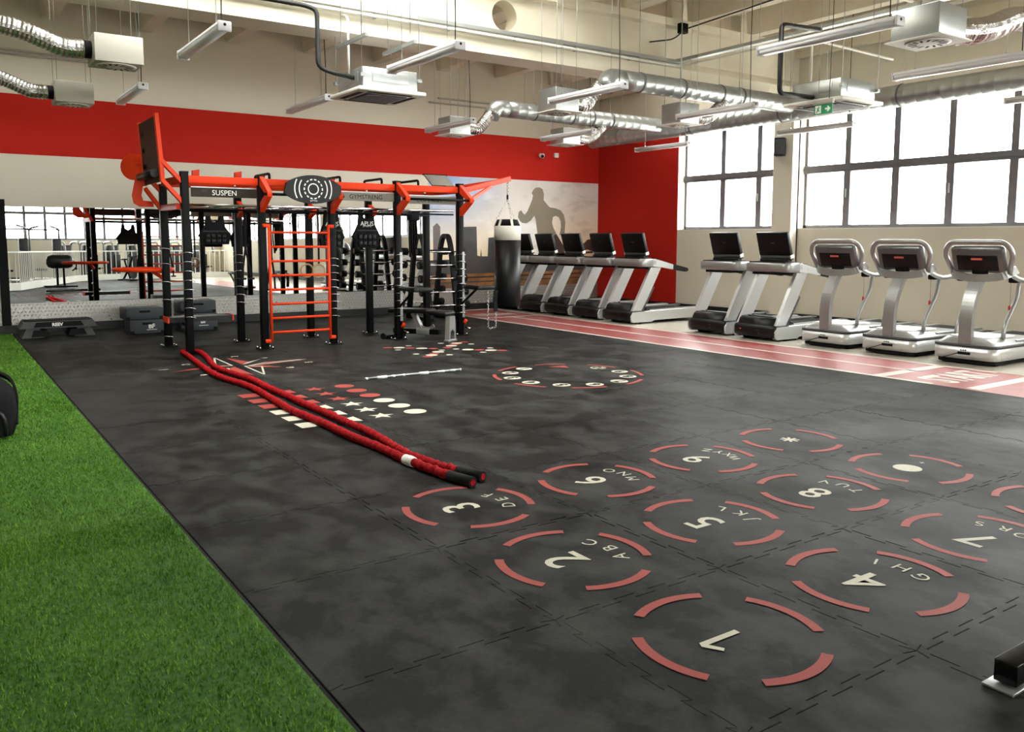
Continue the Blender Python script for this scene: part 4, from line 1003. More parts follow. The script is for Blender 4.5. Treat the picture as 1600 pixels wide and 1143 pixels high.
for k in range(4): MB().tube(fillet([(-.06+.04*k, .0, .78), (-.08+.05*k, -.03, .4), (-.05+.035*k, .0, .06*k), (-.02+.03*k, .03, .4), (-.03+.035*k, 0, .78)], .08, 4), .016, 6).build('strap_loop', MATS['black_matt'], t)
MB().box((.02, 0, .72), (.2, .1, .16), None, .03).build('strap_knot', MATS['black_matt'], t)
# wooden rings
for k, (dx, lab) in enumerate(((0, 'left of two wooden gymnastic rings behind the ladder'), (.12, 'right of two wooden gymnastic rings behind the ladder'))):
    t = thing('gymnastic_ring', lab, 'ring', (4.86+dx, 12.75-.2*k, .98), 0, 'wooden rings hung from the rig')
    MB().tube(arc((0, 0, .11), .1, 0, 2*PI, 24, 'xz')[:-1], .014, 8, closed=True).build('ring', MATS['wood'], t)
    MB().tube([(0, 0, .205), (0, 0, 1.06)], 0, flat=(.03, .005, (0, 1, 0))).build('strap', MATS['black_matt'], t)
# chain and strap on the right dip arm
t = thing('hanging_chain', 'silver chain looped from the right dip arm', 'chain', (7.38, 11.42, .12))
m = MB(); pts = [(0, 0, .64-.032*i) for i in range(19)]+[(.03+.03*i, 0, .03) for i in range(4)]+[(.15, 0, .06+.032*i) for i in range(8)]
for i, q in enumerate(pts): m.tube(arc(q, .017, 0, 2*PI, 6, 'xz' if i % 2 else 'yz'), .004, 4)
m.build('chain_links', MATS['chrome'], t, 'stuff')
MB().tube([(.15, 0, .64), (.15, .02, .45), (.15, 0, .3)], 0, flat=(.07, .02, (0, 1, 0))).build('dip_belt', MATS['black_matt'], t)

# adjustable bench
t = thing('weight_bench', 'black padded weight bench with silver frame inside the rig', 'bench', (6.38, 11.74, 0), math.atan2(-1.06, .52))
MB().box((-.24, 0, .455), (.78, .27, .07), Matrix.Rotation(-.03, 4, 'Y'), .025).build('back_pad', MATS['black_vinyl'], t)
MB().box((.34, 0, .44), (.33, .29, .07), Matrix.Rotation(.05, 4, 'Y'), .025).build('seat_pad', MATS['black_vinyl'], t)
MB().tube([(-.58, 0, .12), (.3, 0, .14)], 0, flat=(.07, .08, (0, 0, 1))).build('base_beam', MATS['black_steel'], t)
MB().box((.0, 0, .14), (.25, .09, .1), None, .01).build('beam_sleeve', MATS['silver_paint'], t)
MB().tube([(-.05, 0, .16), (-.2, 0, .42)], 0, flat=(.07, .07, (1, 0, 0))).build('back_support', MATS['silver_paint'], t)
MB().prism([(-.1, .0), (-.07, .0), (-.05, .16), (0, .2), (.05, .16), (.07, .0), (.1, .0), (.075, .4), (-.075, .4)], -.04, .04, frame((0, 1, 0), (0, 0, 1), (.5, 0, .0))).build('front_leg', MATS['silver_paint'], t)
MB().box((.5, 0, .02), (.09, .24, .04), None, .008).build('front_foot', MATS['silver_paint'], t)
MB().box((-.58, 0, .03), (.09, .5, .06), None, .012).build('rear_foot', MATS['black_steel'], t)
for s in (-1, 1): MB().cyl((-.6, s*.24, .05), (-.6, s*.28, .05), .05, 12).build('wheel', MATS['black_plastic'], t)
MB().tube(arc((.05, .0, .38), .2, 1.1*PI, 1.75*PI, 10, 'xz'), 0, flat=(.05, .02, (0, 1, 0))).build('adjust_arc', MATS['silver_paint'], t)

# barbell rack and fixed barbells
t = thing('barbell_rack', 'black arched barbell rack between the rig and the mural', 'rack', (8.2, 14.8, 0))
for x in (-.25, .35):
    P = fillet([(x, -.46, 0), (x, -.2, 1.45), (x, -.1, 1.66), (x, .1, 1.66), (x, .2, 1.45), (x, .46, 0)], .14, 5)
    MB().tube(P, 0, flat=(.07, .09, (1, 0, 0))).build('arch_frame', MATS['black_steel'], t)
    MB().box((x, 0, .03), (.08, 1.0, .06)).build('foot', MATS['black_steel'], t)
for z in (.25, 1.35): MB().cyl((-.25, 0, z), (.35, 0, z), .03, 10).build('cross_tube', MATS['black_steel'], t)
MB().box((.05, 0, 1.35), (.6, .36, .05)).build('top_plate', MATS['black_steel'], t)
def yside(z): return .46-.26*z/1.45
names = ['lowest', 'second lowest', 'middle', 'second highest', 'highest']
for s, sn in ((-1, 'front'), (1, 'back')):
    for k in range(5):
        z = .3+.26*k; y = s*(yside(z)+.1)
        MB().box((.35, s*(yside(z)+.06), z-.03), (.03, .12, .02)).build('cradle', MATS['black_steel'], t); MB().box((-.25, s*(yside(z)+.06), z-.03), (.03, .12, .02)).build('cradle', MATS['black_steel'], t)
        b = thing('barbell', f'fixed barbell on the {names[k]} tier at the {sn} of the arched rack', 'barbell', (8.25, 14.8+y, z), 0, 'fixed barbells on the rack')
        MB().cyl((-.5, 0, 0), (.5, 0, 0), .013, 8).build('bar', MATS['chrome'], b)
        for e in (-1, 1):
            w_ = MB().cyl((e*.40, 0, 0), (e*.52, 0, 0), .075, 18).build('weight_head', MATS['black_matt'], b)
            MB().cyl((e*.52, 0, 0), (e*.525, 0, 0), .05, 14).build('end_plate', MATS['dark_grey'], w_)

# plyometric boxes
def plyo(lab, x, y, z, w_, d, h, txt, rz=0.):
    t = thing('plyo_box', lab, 'box', (x, y, z), rz, 'plyometric boxes by the mirror')
    MB().box((0, 0, h/2), (w_, d, h), None, .018).build('body', MATS['plyo_blue'], t)
    MB().box((0, -d/2-.002, h-.06), (w_*.28, .012, .035), None, .004).build('hand_slot', MATS['black_matt'], t)
    for s in (-1, 1): MB().box((s*(w_/2-.04), -d/2-.001, .03), (.06, .008, .05)).build('foot_notch', MATS['black_matt'], t)
    if txt:
        put_text('lettering', 'BF', .1, MATS['print_white'], frame((1, 0, 0), (0, 0, 1), (w_*.12, -d/2-.003, h*.55)), t, 0, .004)
        MB().box((w_*.12, -d/2-.001, h*.3), (.16, .003, .009)).build('print_line', MATS['print_white'], t)
plyo('dark plyometric box with white BF print, bottom of the left stack', 2.93, 15.25, 0, .56, .5, .235, True)
plyo('plain dark plyometric box on top of the left stack', 2.9, 15.28, .236, .6, .52, .20, False)
plyo('dark plyometric box with white BF print, bottom of the right stack', 3.78, 15.3, 0, .62, .5, .3, True)
plyo('plain dark plyometric box on top of the right stack', 3.78, 15.32, .301, .6, .5, .22, False)

# aerobic step on two risers
t = thing('aerobic_step', 'grey aerobic step platform on risers beside the green turf', 'step', (1.66, 15.55, 0))
def trap(x0, x1, x2, x3, z0, z1, d0, d1):
    vs = [(x0, -d0, z0), (x1, -d0, z0), (x1, d0, z0), (x0, d0, z0), (x2, -d1, z1), (x3, -d1, z1), (x3, d1, z1), (x2, d1, z1)]
    return MB().add(vs, [(0, 3, 2, 1), (4, 5, 6, 7), (0, 1, 5, 4), (1, 2, 6, 5), (2, 3, 7, 6), (3, 0, 4, 7)])
for s in (-1, 1):
    trap(s*.53-.0 if s < 0 else .22, -.22 if s < 0 else .53, s*.46 if s < 0 else .27, -.27 if s < 0 else .46, 0, .15, .22, .19).build('riser', MATS['dark_grey'], t)
    trap(s*.40 if s < 0 else .13, -.13 if s < 0 else .40, s*.36 if s < 0 else .17, -.17 if s < 0 else .36, .015, .12, .225, .205).build('riser_recess', MATS['black_matt'], t)
trap(-.56, .56, -.5, .5, .15, .26, .23, .2).build('platform', MATS['dark_grey'], t)
MB().box((0, 0, .265), (.98, .38, .012), None, .005).build('rubber_top', MATS['black_matt'], t)
trap(-.36, .36, -.32, .32, .17, .245, .2315, .212).build('front_panel', MATS['black_matt'], t)
put_text('lettering', 'REEV', .07, MATS['print_white'], frame((1, 0, 0), (0, .25, 1), (-.02, -.2275, .205)), t, 0, .003)
# ================================================================== FLOOR MARKINGS
RD, WD = MATS['decal_red'], MATS['decal_white']
ZD = .0016
def ring_poly(r0, r1, a0, a1, n=14):
    return [(r0*math.cos(a0+(a1-a0)*i/n), r0*math.sin(a0+(a1-a0)*i/n)) for i in range(n+1)]+[(r1*math.cos(a1-(a1-a0)*i/n), r1*math.sin(a1-(a1-a0)*i/n)) for i in range(n+1)]
def strip(m, r0, r1, a0, a1, c=(0, 0), n=14, z=0.):
    vs = []; fs = []
    for i in range(n+1):
        a = a0+(a1-a0)*i/n; vs += [(c[0]+r0*math.cos(a), c[1]+r0*math.sin(a), z), (c[0]+r1*math.cos(a), c[1]+r1*math.sin(a), z)]
    fs = [(2*i, 2*i+1, 2*i+3, 2*i+2) for i in range(n)]
    return m.add(vs, fs)
def disc(c, r, n=24, z=0.): return [(c[0]+r*math.cos(2*PI*i/n), c[1]+r*math.sin(2*PI*i/n), z) for i in range(n)]
def arc_me(r0, r1, a0, a1, n=14): m = MB(); strip(m, r0, r1, a0, a1, (0, 0), n); return m.mesh('arc')
arc_k = arc_me(.352, .398, -PI/6, PI/6)
TXT = frame((0, 1, 0), (-1, 0, 0), (0, 0, 0))          # reads along +y, tops toward -x
keys = {(0, 1): ('3', 'DEF'), (0, 0): ('2', 'ABC'), (0, -1): ('1', ''), (1, 1): ('6', 'MNO'), (1, 0): ('5', 'JKL'), (1, -1): ('4', 'GHI'),
        (2, 1): ('9', 'WXYZ'), (2, 0): ('8', 'TUV'), (2, -1): ('7', 'QRS'), (3, 1): ('*', ''), (3, 0): ('0', '+'), (3, -1): ('#', '')}
word = {'*': 'star', '#': 'hash'}
for (i, j), (d, let) in keys.items():
    lab = f'floor marking of four red arcs around a white {"" if d in word else "number "}{word.get(d, d)}'+(f' with letters {let}' if let and let != '+' else (' with a plus' if let else ''))
    t = thing('keypad_marking', lab, 'floor marking', (TX+i+.5, TY+j+.5, ZD), 0, 'telephone keypad printed on the mats')
    for k in range(4):
        o = link('arc', arc_k, RD, t); o.rotation_euler = (0, 0, k*PI/2)
    if d == '*':
        m = MB()
        for k in range(4):
            M = Matrix.Rotation(k*PI/4, 4, 'Z'); m.add([(-.075, -.011, .0002*k), (.075, -.011, .0002*k), (.075, .011, .0002*k), (-.075, .011, .0002*k)], [(0, 1, 2, 3)], False, M)
        m.build('symbol', WD, t)
    elif d == '0':
        m = MB().poly(disc((-.02, 0), .095)); m.build('numeral', WD, t)
    elif d == '1':
        MB().add([(-.17, -.012, 0), (-.155, .015, 0), (.05, .015, 0), (.05, -.015, 0), (-.135, -.015, 0), (-.105, -.07, 0), (-.125, -.085, 0)], [(1, 0, 6, 5, 4, 3, 2)]).build('numeral', WD, t)
    else:
        put_text('numeral', d, .32, WD, Matrix.Translation((-.06 if let or d == '1' else 0, 0, 0)) @ TXT, t, 0, .003)
    n = len(let)
    for q, ch in enumerate(let):
        f = (q-(n-1)/2); R = .235; a = f*.52 if n <= 3 else f*.40
        if ch == '+': a, R = .1, .2
        M = Matrix.Translation((R*math.cos(a), R*math.sin(a), 0)) @ Matrix.Rotation(a*.75, 4, 'Z') @ TXT
        put_text('letter', ch, .115 if ch != '+' else .08, WD, M, t)
# number wheel
t = thing('number_wheel_marking', 'round floor marking of red arcs and white numbered discs', 'floor marking', (6.11, 7.72, ZD))
aw = arc_me(.845, .89, -.23, .23)
for k in range(8):
    o = link('arc', aw, RD, t); o.rotation_euler = (0, 0, PI/8+k*PI/4)
MB().poly([(.17, .62, 0), (.36, .44, 0), (.42, .60, 0)]).build('arrow', RD, t)
dm = MB().poly(disc((0, 0), .1)).mesh('number_disc')
for k in range(10):
    a = math.radians(103+30.7*k)
    o = link('number_disc', dm, WD, t); o.location = (.695*math.cos(a), .695*math.sin(a), 0)
    put_text('numeral', str(k+1), .18, MATS['black_matt'], Matrix.Translation((0, 0, .0012)) @ TXT, o, 0, .010)
# agility rows
t = thing('agility_marking', 'rows of red and white rectangles, triangles, stars and discs on the floor', 'floor marking', (3.05, 7.66, ZD))
rm = MB().poly([(-.13, -.1, 0), (.13, -.1, 0), (.13, .1, 0), (-.13, .1, 0)]).mesh('rectangle_mark')
tm3 = MB().poly([(.09, -.105, 0), (.09, .105, 0), (-.13, 0, 0)]).mesh('triangle_mark')
sm_ = MB().poly([((.12 if i % 2 == 0 else .05)*math.cos(i*PI/5), (.12 if i % 2 == 0 else .05)*math.sin(i*PI/5), 0) for i in range(10)]).mesh('star_mark')
cm = MB().poly(disc((0, 0), .105)).mesh('disc_mark')
for k in range(6):
    y = 8.47-.325*k-7.66; mt = RD if k < 3 else WD
    for nm, me, x in (('rectangle_mark', rm, 2.63), ('triangle_mark', tm3, 2.96), ('star_mark', sm_, 3.28), ('disc_mark', cm, 3.62)):
        me2 = me if k < 3 else bpy.data.meshes.get(me.name+'_white') or me.copy()
        if k >= 3: me2.name = me.name+'_white'; me2.materials.clear(); me2.materials.append(WD)
        o = link(nm, me2, mt, t); o.location = (x-3.05, y, 0)
# compass star
t = thing('compass_marking', 'red and white compass star printed on the floor by the rope anchor', 'floor marking', (3.13, 10.52, ZD))
CO = (3.13, 10.52)
def cpoly(P): return MB().poly([(x-CO[0], y-CO[1], 0) for x, y in P])
def ccw(P): return P if sum(P[i][0]*P[(i+1) % len(P)][1]-P[(i+1) % len(P)][0]*P[i][1] for i in range(len(P))) > 0 else P[::-1]
for P in ([(3.18, 11.37), (3.33, 10.86), (3.19, 10.62)], [(2.86, 10.33), (3.05, 10.53), (3.05, 9.75)], [(3.18, 10.47), (4.0, 10.63), (3.5, 10.66)], [(3.17, 10.42), (3.54, 10.18), (3.36, 10.44)], [(3.06, 10.66), (2.26, 10.48), (2.83, 10.76)], [(2.88, 10.35), (2.7, 10.12), (2.97, 10.3)]):
    cpoly(ccw(P)).build('red_point', RD, t)
for P in ([(3.06, 11.48), (3.05, 10.63), (2.86, 10.67)], [(3.17, 10.51), (3.16, 9.73), (3.34, 10.37)], [(3.30, 10.80), (3.53, 11.02), (3.2, 10.66)], [(3.2, 10.5), (4.03, 10.68), (3.5, 10.69)], [(2.95, 10.45), (2.72, 10.28), (2.9, 10.25)]):
    m = MB()
    for a, b in zip(P, P[1:]+P[:1]):
        d = Vector((b[0]-a[0], b[1]-a[1])); nr = Vector((-d.y, d.x)).normalized()*.011
        m.add([(a[0]-nr.x-CO[0], a[1]-nr.y-CO[1], .0004), (b[0]-nr.x-CO[0], b[1]-nr.y-CO[1], .0004), (b[0]+nr.x-CO[0], b[1]+nr.y-CO[1], .0004), (a[0]+nr.x-CO[0], a[1]+nr.y-CO[1], .0004)], [(0, 1, 2, 3)])
    m.build('outline_point', WD, t)
for k, (x, y) in enumerate([(2.26, 10.75), (2.59, 11.05), (3.32, 11.45), (3.61, 11.09), (3.96, 10.4), (3.6, 10.09), (2.91, 9.77), (2.57, 10.08)]):
    put_text('numeral', str(k+1), .13, WD, Matrix.Translation((x-CO[0], y-CO[1], 0)) @ TXT, t, 0, .006)
# dot cross
DOTS = [(5.46, 11.16, 1), (5.6, 11.07, 0), (5.47, 10.85, 2), (5.82, 11.19, 2), (5.72, 10.95, 1), (5.84, 10.82, 0), (5.48, 10.32, 2), (5.96, 10.7, 1), (6.37, 11.19, 2), (6.35, 10.84, 0), (6.2, 10.69, 1), (6.58, 11.07, 0), (6.47, 10.95, 1), (6.75, 11.15, 1), (6.71, 10.86, 2), (6.33, 10.33, 0), (6.45, 10.21, 1), (6.36, 9.97, 2), (6.57, 10.09, 0), (6.7, 10.31, 2), (6.69, 9.98, 1), (5.98, 10.48, 2), (5.85, 10.35, 0), (5.72, 10.23, 1), (5.61, 10.11, 0), (5.49, 10.0, 1), (5.83, 10.0, 2), (6.22, 10.48, 2)]
t = thing('dot_cross_marking', 'cross of red and white oval dots printed beside the weight bench', 'floor marking', (6.1, 10.6, ZD))
dms = [MB().poly(disc((0, 0), .085, 16)).mesh('dot'), MB().poly(disc((0, 0), .075, 16)).mesh('dot_red'), MB().poly(disc((0, 0), .048, 16)).mesh('dot_small')]
for x, y, k in DOTS:
    o = link('dot', dms[k], RD if k == 1 else WD, t); o.location = (x-6.1, y-10.6, 0)

# ================================================================== RUNNING TRACK
t = thing('running_track', 'glossy red running track strip with white lines before the treadmills', 'running track', (9.83, 10, 0))
MB().bx((-.755, Y0-10+12, -.012), (.73, 6.2, -.001)).build('track_surface', MATS['track_red'], t)
def tline(x0, y0, x1, y1): MB().bx((x0, y0, -.001), (x1, y1, .0008)).build('lane_line', MATS['track_white'], t)
tline(-.755, -5-0, -.69, 6.2); tline(.665, -5, .73, 6.2); tline(-.02, -4.4, .03, 4.36)
tline(-.69, 6.13, .665, 6.2); tline(-.69, 4.3, .665, 4.36); tline(-.69, -4.4, .665, -4.26); tline(-.69, -5.5, .665, -5.36)
put_text('lettering', 'START', .5, MATS['track_white'], Matrix.Translation((.03, -4.9, .001)) @ Matrix.Diagonal((.72, 1.25, 1, 1)), t, 0, .02)
put_text('lettering', 'FINISH', .5, MATS['track_white'], Matrix.Translation((.0, 4.95, .001)) @ Matrix.Diagonal((.66, 1.2, 1, 1)), t, 0, .02)

# ================================================================== ROPE, STICK, BAG, MACHINE FOOT
def resample(P, n):
    V = [Vector(p) for p in P]; acc = [0]
    for a, b in zip(V[:-1], V[1:]): acc.append(acc[-1]+(b-a).length)
    out = []; k = 0
    for i in range(n+1):
        s = acc[-1]*i/n
        while k < len(V)-2 and acc[k+1] < s: k += 1
        out.append(V[k].lerp(V[k+1], (s-acc[k])/max(1e-6, acc[k+1]-acc[k])))
    return out
def smooth_path(P, it=3):
    V = [Vector(p) for p in P]
    for _ in range(it):
        Q = [V[0]]
        for a, b in zip(V[:-1], V[1:]): Q += [a.lerp(b, .25), a.lerp(b, .75)]
        V = Q+[V[-1]]
    return V
t = thing('battle_rope', 'red sleeved battle rope looped around the rig post, lying in two strands', 'rope', (2.8, 8.3, 0))
zr = .032
A_ = [(2.745, 4.72), (2.715, 4.95), (2.69, 5.3), (2.70, 5.75), (2.655, 6.2), (2.68, 6.75), (2.63, 7.3), (2.66, 7.8), (2.70, 8.4), (2.72, 8.9), (2.63, 9.5), (2.62, 10.0), (2.68, 10.7), (2.73, 11.3), (2.78, 11.8), (2.78, 12.08), (2.88, 12.17), (2.99, 12.06)]
B_ = [(2.99, 11.85), (2.93, 11.3), (2.80, 10.6), (2.78, 10.15), (2.84, 9.6), (2.88, 9.2), (2.84, 8.7), (2.86, 8.2), (2.84, 7.6), (2.86, 7.1), (2.84, 6.5), (2.85, 6.1), (2.79, 5.6), (2.77, 5.35), (2.80, 5.0), (2.85, 4.78)]
path = resample(smooth_path([(x, y, zr+random.uniform(0, .004)) for x, y in A_+B_], 3), 900)
rr = random.Random(5); R = []
for i in range(901):
    R.append(.0295*(1+.13*math.sin(i*1.9+2*math.sin(i*.23))+.11*rr.uniform(-1, 1)))
path = [(p.x-2.8+.004*math.sin(i*.9)+rr.uniform(-.002, .002), p.y-8.3, p.z+.003*math.sin(i*1.3)) for i, p in enumerate(path)]
MB().tube(path, R, 12).build('rope_sleeve', MATS['rope_red'], t)
for (x, y), (x2, y2) in ((A_[0], (2.79, 4.50)), (B_[-1], (2.915, 4.575))):
    h = MB().tube([(x-2.8, y-8.3, zr), (x2-2.8, y2-8.3, zr)], .036, 16).build('rope_handle', MATS['black_matt'], t)
    d = (Vector((x2, y2, 0))-Vector((x, y, 0))).normalized()*.004
    MB().tube([(x2-2.8, y2-8.3, zr), (x2-2.8+d.x, y2-8.3+d.y, zr)], .021, 14).build('end_cap', MATS['rope_red'], h)
MB().tube([(-.105, -3.05, zr+.003), (-.1, -3.12, zr+.004), (-.097, -3.17, zr+.003)], [.036, .038, .035], 12).build('white_tag', MATS['print_white'], t)

t = thing('exercise_bar', 'slim silver exercise bar with white grips lying on the floor', 'bar', (4.6, 8.7, .016))
MB().cyl((-.63, 0, 0), (.63, .0, 0), .012, 10).build('bar', MATS['galvanised'], t)
for a, b in ((-.63, -.6), (.61, .63)): MB().cyl((a, 0, 0), (b, 0, 0), .015, 10).build('end_cap', MATS['white_paint'], t)
for a, b, r in ((-.48, -.36, .018), (.06, .18, .018), (-.3, -.26, .015), (-.16, -.13, .015), (.3, .4, .014), (.48, .55, .014)): MB().cyl((a, 0, 0), (b, 0, 0), r, 10).build('grip', MATS['white_gloss'], t)

t = thing('gym_bag', 'dark grey and black training bag standing on the turf at the left edge', 'bag', (.25, 7.95, .02))
def blob(sx, sy, h, n=24, k=10, sq=3.0, top=.75):
    m = MB(); vs = []; fs = []
    for i in range(k+1):
        u = i/k; z = h*u; s = (1-(2*abs(u-.42))**3.2*.16)*(1-.25*max(0, u-.7)/.3*(1-top)*4)
        for j in range(n):
            a = 2*PI*j/n; c, si = math.cos(a), math.sin(a); rr_ = (abs(c)**sq+abs(si)**sq)**(-1/sq)
            vs.append((sx*s*rr_*c*(1+.02*math.sin(5*a+i)), sy*s*rr_*si*(1+.02*math.cos(3*a+2*i)), z))
    for i in range(k):
        for j in range(n): fs.append((i*n+j, i*n+(j+1) % n, (i+1)*n+(j+1) % n, (i+1)*n+j))
    fs += [tuple(range(n))[::-1], tuple(range(k*n, (k+1)*n))]; return m.add(vs, fs, True)
blob(.27, .34, .46).build('bag_body', MATS['bag_dark'], t)
P = fillet([(-.16, -.345, .02), (-.16, -.36, .2), (0, -.37, .27), (.16, -.36, .2), (.16, -.345, .02)], .1, 4)
MB().tube(P, .02, 8).build('pocket_rim', MATS['black_vinyl'], t)
MB().prism([(-.15, .02), (.15, .02), (.15, .19), (.08, .25), (-.08, .25), (-.15, .19)], 0, .03, frame((1, 0, 0), (0, 0, 1), (0, -.335, 0))).build('pocket', MATS['black_matt'], t)
MB().tube(fillet([(.25, -.2, .08), (.272, -.1, .3), (.245, 0, .42), (.15, .1, .465)], .08, 4), 0, flat=(.05, .02, (1, 0, .3))).build('side_strap', MATS['black_matt'], t)
MB().tube(fillet([(-.14, 0, .44), (-.12, 0, .56), (.08, 0, .56), (.12, 0, .44)], .06, 4), .016, 8).build('carry_handle', MATS['black_vinyl'], t)

t = thing('machine_foot', 'black steel machine foot with base plate at the lower right edge', 'machine', (3.06, 1.36, 0))
MB().bx((.0, -.04, .018), (1.6, .04, .1), .004).build('foot_beam', MATS['gloss_black'], t)
MB().bx((-.04, -.05, 0), (.10, .06, .012), .003).build('base_plate', MATS['galvanised'], t)
MB().bx((1.5, -.05, 0), (1.64, .05, .018)).build('base_plate', MATS['galvanised'], t)
# ================================================================== WALL MURAL (flat print)
def mural_mat():
    m = bpy.data.materials.new('mural_sky'); m.use_nodes = True; MATS['mural_sky'] = m
    nt = m.node_tree; b = nt.nodes['Principled BSDF']; L = nt.links; b.inputs['Roughness'].default_value = .55
    geo = nt.nodes.new('ShaderNodeNewGeometry'); sp = nt.nodes.new('ShaderNodeSeparateXYZ'); L.new(geo.outputs['Position'], sp.inputs[0])
    n = nt.nodes.new('ShaderNodeTexNoise'); n.inputs['Scale'].default_value = 1.6; n.inputs['Detail'].default_value = 7
    mp = nt.nodes.new('ShaderNodeMapping'); mp.inputs['Scale'].default_value = (1, 1, 2.4); mp.inputs['Rotation'].default_value = (0, .35, 0); L.new(geo.outputs['Position'], mp.inputs[0]); L.new(mp.outputs[0], n.inputs['Vector'])
    def rng(sock, a, bb):
        r = nt.nodes.new('ShaderNodeMapRange'); r.inputs['From Min'].default_value = a; r.inputs['From Max'].default_value = bb; L.new(sock, r.inputs['Value']); return r.outputs[0]
    def mix(f, A, B, blend='MIX'):
        x = nt.nodes.new('ShaderNodeMix'); x.data_type = 'RGBA'; x.blend_type = blend
        for s, v in (('A', A), ('B', B)):
            if isinstance(v, tuple): x.inputs[s].default_value = (*lin(v), 1)
            else: L.new(v, x.inputs[s])
        if isinstance(f, float): x.inputs['Factor'].default_value = f
        else: L.new(f, x.inputs['Factor'])
        return x.outputs['Result']
    up = mix(rng(sp.outputs['X'], 9.2, 11.2), (118, 156, 208), (214, 206, 200))         # blue left, grey-pink right
    hz = mix(rng(sp.outputs['X'], 9.2, 12.2), (244, 226, 194), (232, 206, 168))        # warm horizon
    sky = mix(rng(sp.outputs['Z'], 1.25, 2.6), hz, up)
    # soft printed glow round the runner's knee
    d = nt.nodes.new('ShaderNodeVectorMath'); d.operation = 'DISTANCE'; L.new(geo.outputs['Position'], d.inputs[0]); d.inputs[1].default_value = (11.62, WY, 1.75)
    sky = mix(rng(d.outputs['Value'], 1.15, .15), sky, (240, 236, 232))
    cl = rng(n.outputs['Fac'], .5, .72)
    c2 = nt.nodes.new('ShaderNodeMath'); c2.operation = 'MULTIPLY'; L.new(cl, c2.inputs[0]); c2.inputs[1].default_value = .55
    wh = mix(rng(sp.outputs['X'], 10.8, 12.2), (240, 238, 236), (150, 136, 130))       # white clouds left, darker ones right
    sky = mix(c2.outputs[0], sky, wh)
    L.new(sky, b.inputs['Base Color']); return m
mural_mat()
mural = thing('wall_mural', 'large printed mural of a runner before a city skyline at dawn', 'mural', (8.99, WY, .5))
def mp_(name, P, depth, mt, w0=8.99, parent=None):
    M = frame((1, 0, 0), (0, 0, 1), (0, -depth, 0))
    return MB().prism([(x-w0, z-.5) for x, z in P], 0, .0015, M).build(name, MATS[mt], parent or mural)
mp_('print_panel', [(8.99, .5), (13.79, .5), (13.79, 2.96), (8.99, 2.96)], .002, 'mural_sky')
mat('mural_city', (58, 56, 58), .6, noise=(3, .5, (82, 76, 72))); mat('mural_far', (108, 100, 96), .6); mat('mural_road', (92, 62, 40), .55, noise=(2.5, .8, (190, 128, 66)))
mat('mural_runner', (122, 120, 104), .6, noise=(1.2, .7, (150, 126, 106))); mat('mural_dark', (62, 42, 38), .6); mat('mural_streak', (44, 34, 30), .6)
mp_('skyline', [(8.99, 1.0), (8.99, 1.12), (9.6, 1.14), (9.7, 1.3), (9.83, 1.3), (9.85, 1.86), (10.22, 1.87), (10.24, 1.22), (10.32, 1.2), (10.34, 1.36), (10.36, 1.2), (10.52, 1.2), (10.54, 1.62), (10.95, 1.66), (11.2, 1.56), (11.6, 1.5), (11.6, 1.2), (12.3, 1.15), (13.79, 1.1), (13.79, .78), (8.99, .78)], .0042, 'mural_city')
mp_('far_tower', [(9.1, 1.1), (9.28, 1.1), (9.28, 1.86), (9.2, 1.94), (9.1, 1.86)], .0042, 'mural_far')
mp_('road', [(8.99, .5), (13.79, .5), (13.79, .86), (8.99, .80)], .0064, 'mural_road')
for k, (z0, z1) in enumerate(((.60, .63), (.70, .735), (.80, .83))): mp_('light_streak', [(8.99, z0), (13.79, z0+.05), (13.79, z1+.05), (8.99, z1)], .0085, 'mural_streak' if k % 2 else 'mural_city')
mp_('railing', [(11.9, 1.16), (13.79, 1.26), (13.79, 1.31), (11.9, 1.21)], .0085, 'mural_streak'); mp_('railing', [(11.9, 1.04), (13.79, 1.1), (13.79, 1.15), (11.9, 1.08)], .0085, 'mural_streak')
# runner silhouette: pixel outline of the print measured on the wall plane
RUN = [(11.36, 2.10), (11.38, 2.22), (11.45, 2.26), (11.50, 2.20), (11.55, 2.16), (11.63, 2.24), (11.71, 2.40), (11.77, 2.52), (11.79, 2.62), (11.75, 2.67), (11.80, 2.75), (11.87, 2.80), (11.98, 2.81), (12.07, 2.77), (12.11, 2.66), (12.10, 2.52), (12.18, 2.44), (12.28, 2.35), (12.46, 2.33), (12.62, 2.28), (12.72, 2.17), (12.76, 2.00), (12.75, 1.86), (12.74, 1.72), (12.66, 1.68), (12.60, 1.70), (12.58, 1.69), (12.61, 1.78), (12.63, 1.88), (12.62, 2.02), (12.56, 2.12), (12.46, 2.15), (12.38, 2.12), (12.36, 1.98), (12.40, 1.86), (12.49, 1.72), (12.58, 1.56), (12.68, 1.40), (12.76, 1.28), (12.82, 1.24), (12.66, 1.18), (12.55, 1.18), (12.40, 1.26), (12.10, 1.40), (12.03, 1.44), (11.99, 1.6), (11.93, 1.72), (11.90, 1.88), (11.87, 2.06), (11.83, 2.14), (11.72, 2.02), (11.60, 1.96), (11.48, 1.97), (11.41, 2.02)]
mp_('runner', RUN, .0064, 'mural_runner')
LEG = [(12.30, 1.62), (12.49, 1.72), (12.62, 1.55), (12.80, 1.32), (12.98, 1.42), (13.25, 1.48), (13.36, 1.50), (13.45, 1.58), (13.56, 1.60), (13.78, 1.46), (13.78, 1.22), (13.62, 1.30), (13.45, 1.34), (13.2, 1.28), (12.95, 1.12), (12.74, 1.06), (12.6, 1.12), (12.45, 1.30)]
mp_('runner_leg', LEG, .0085, 'mural_dark')

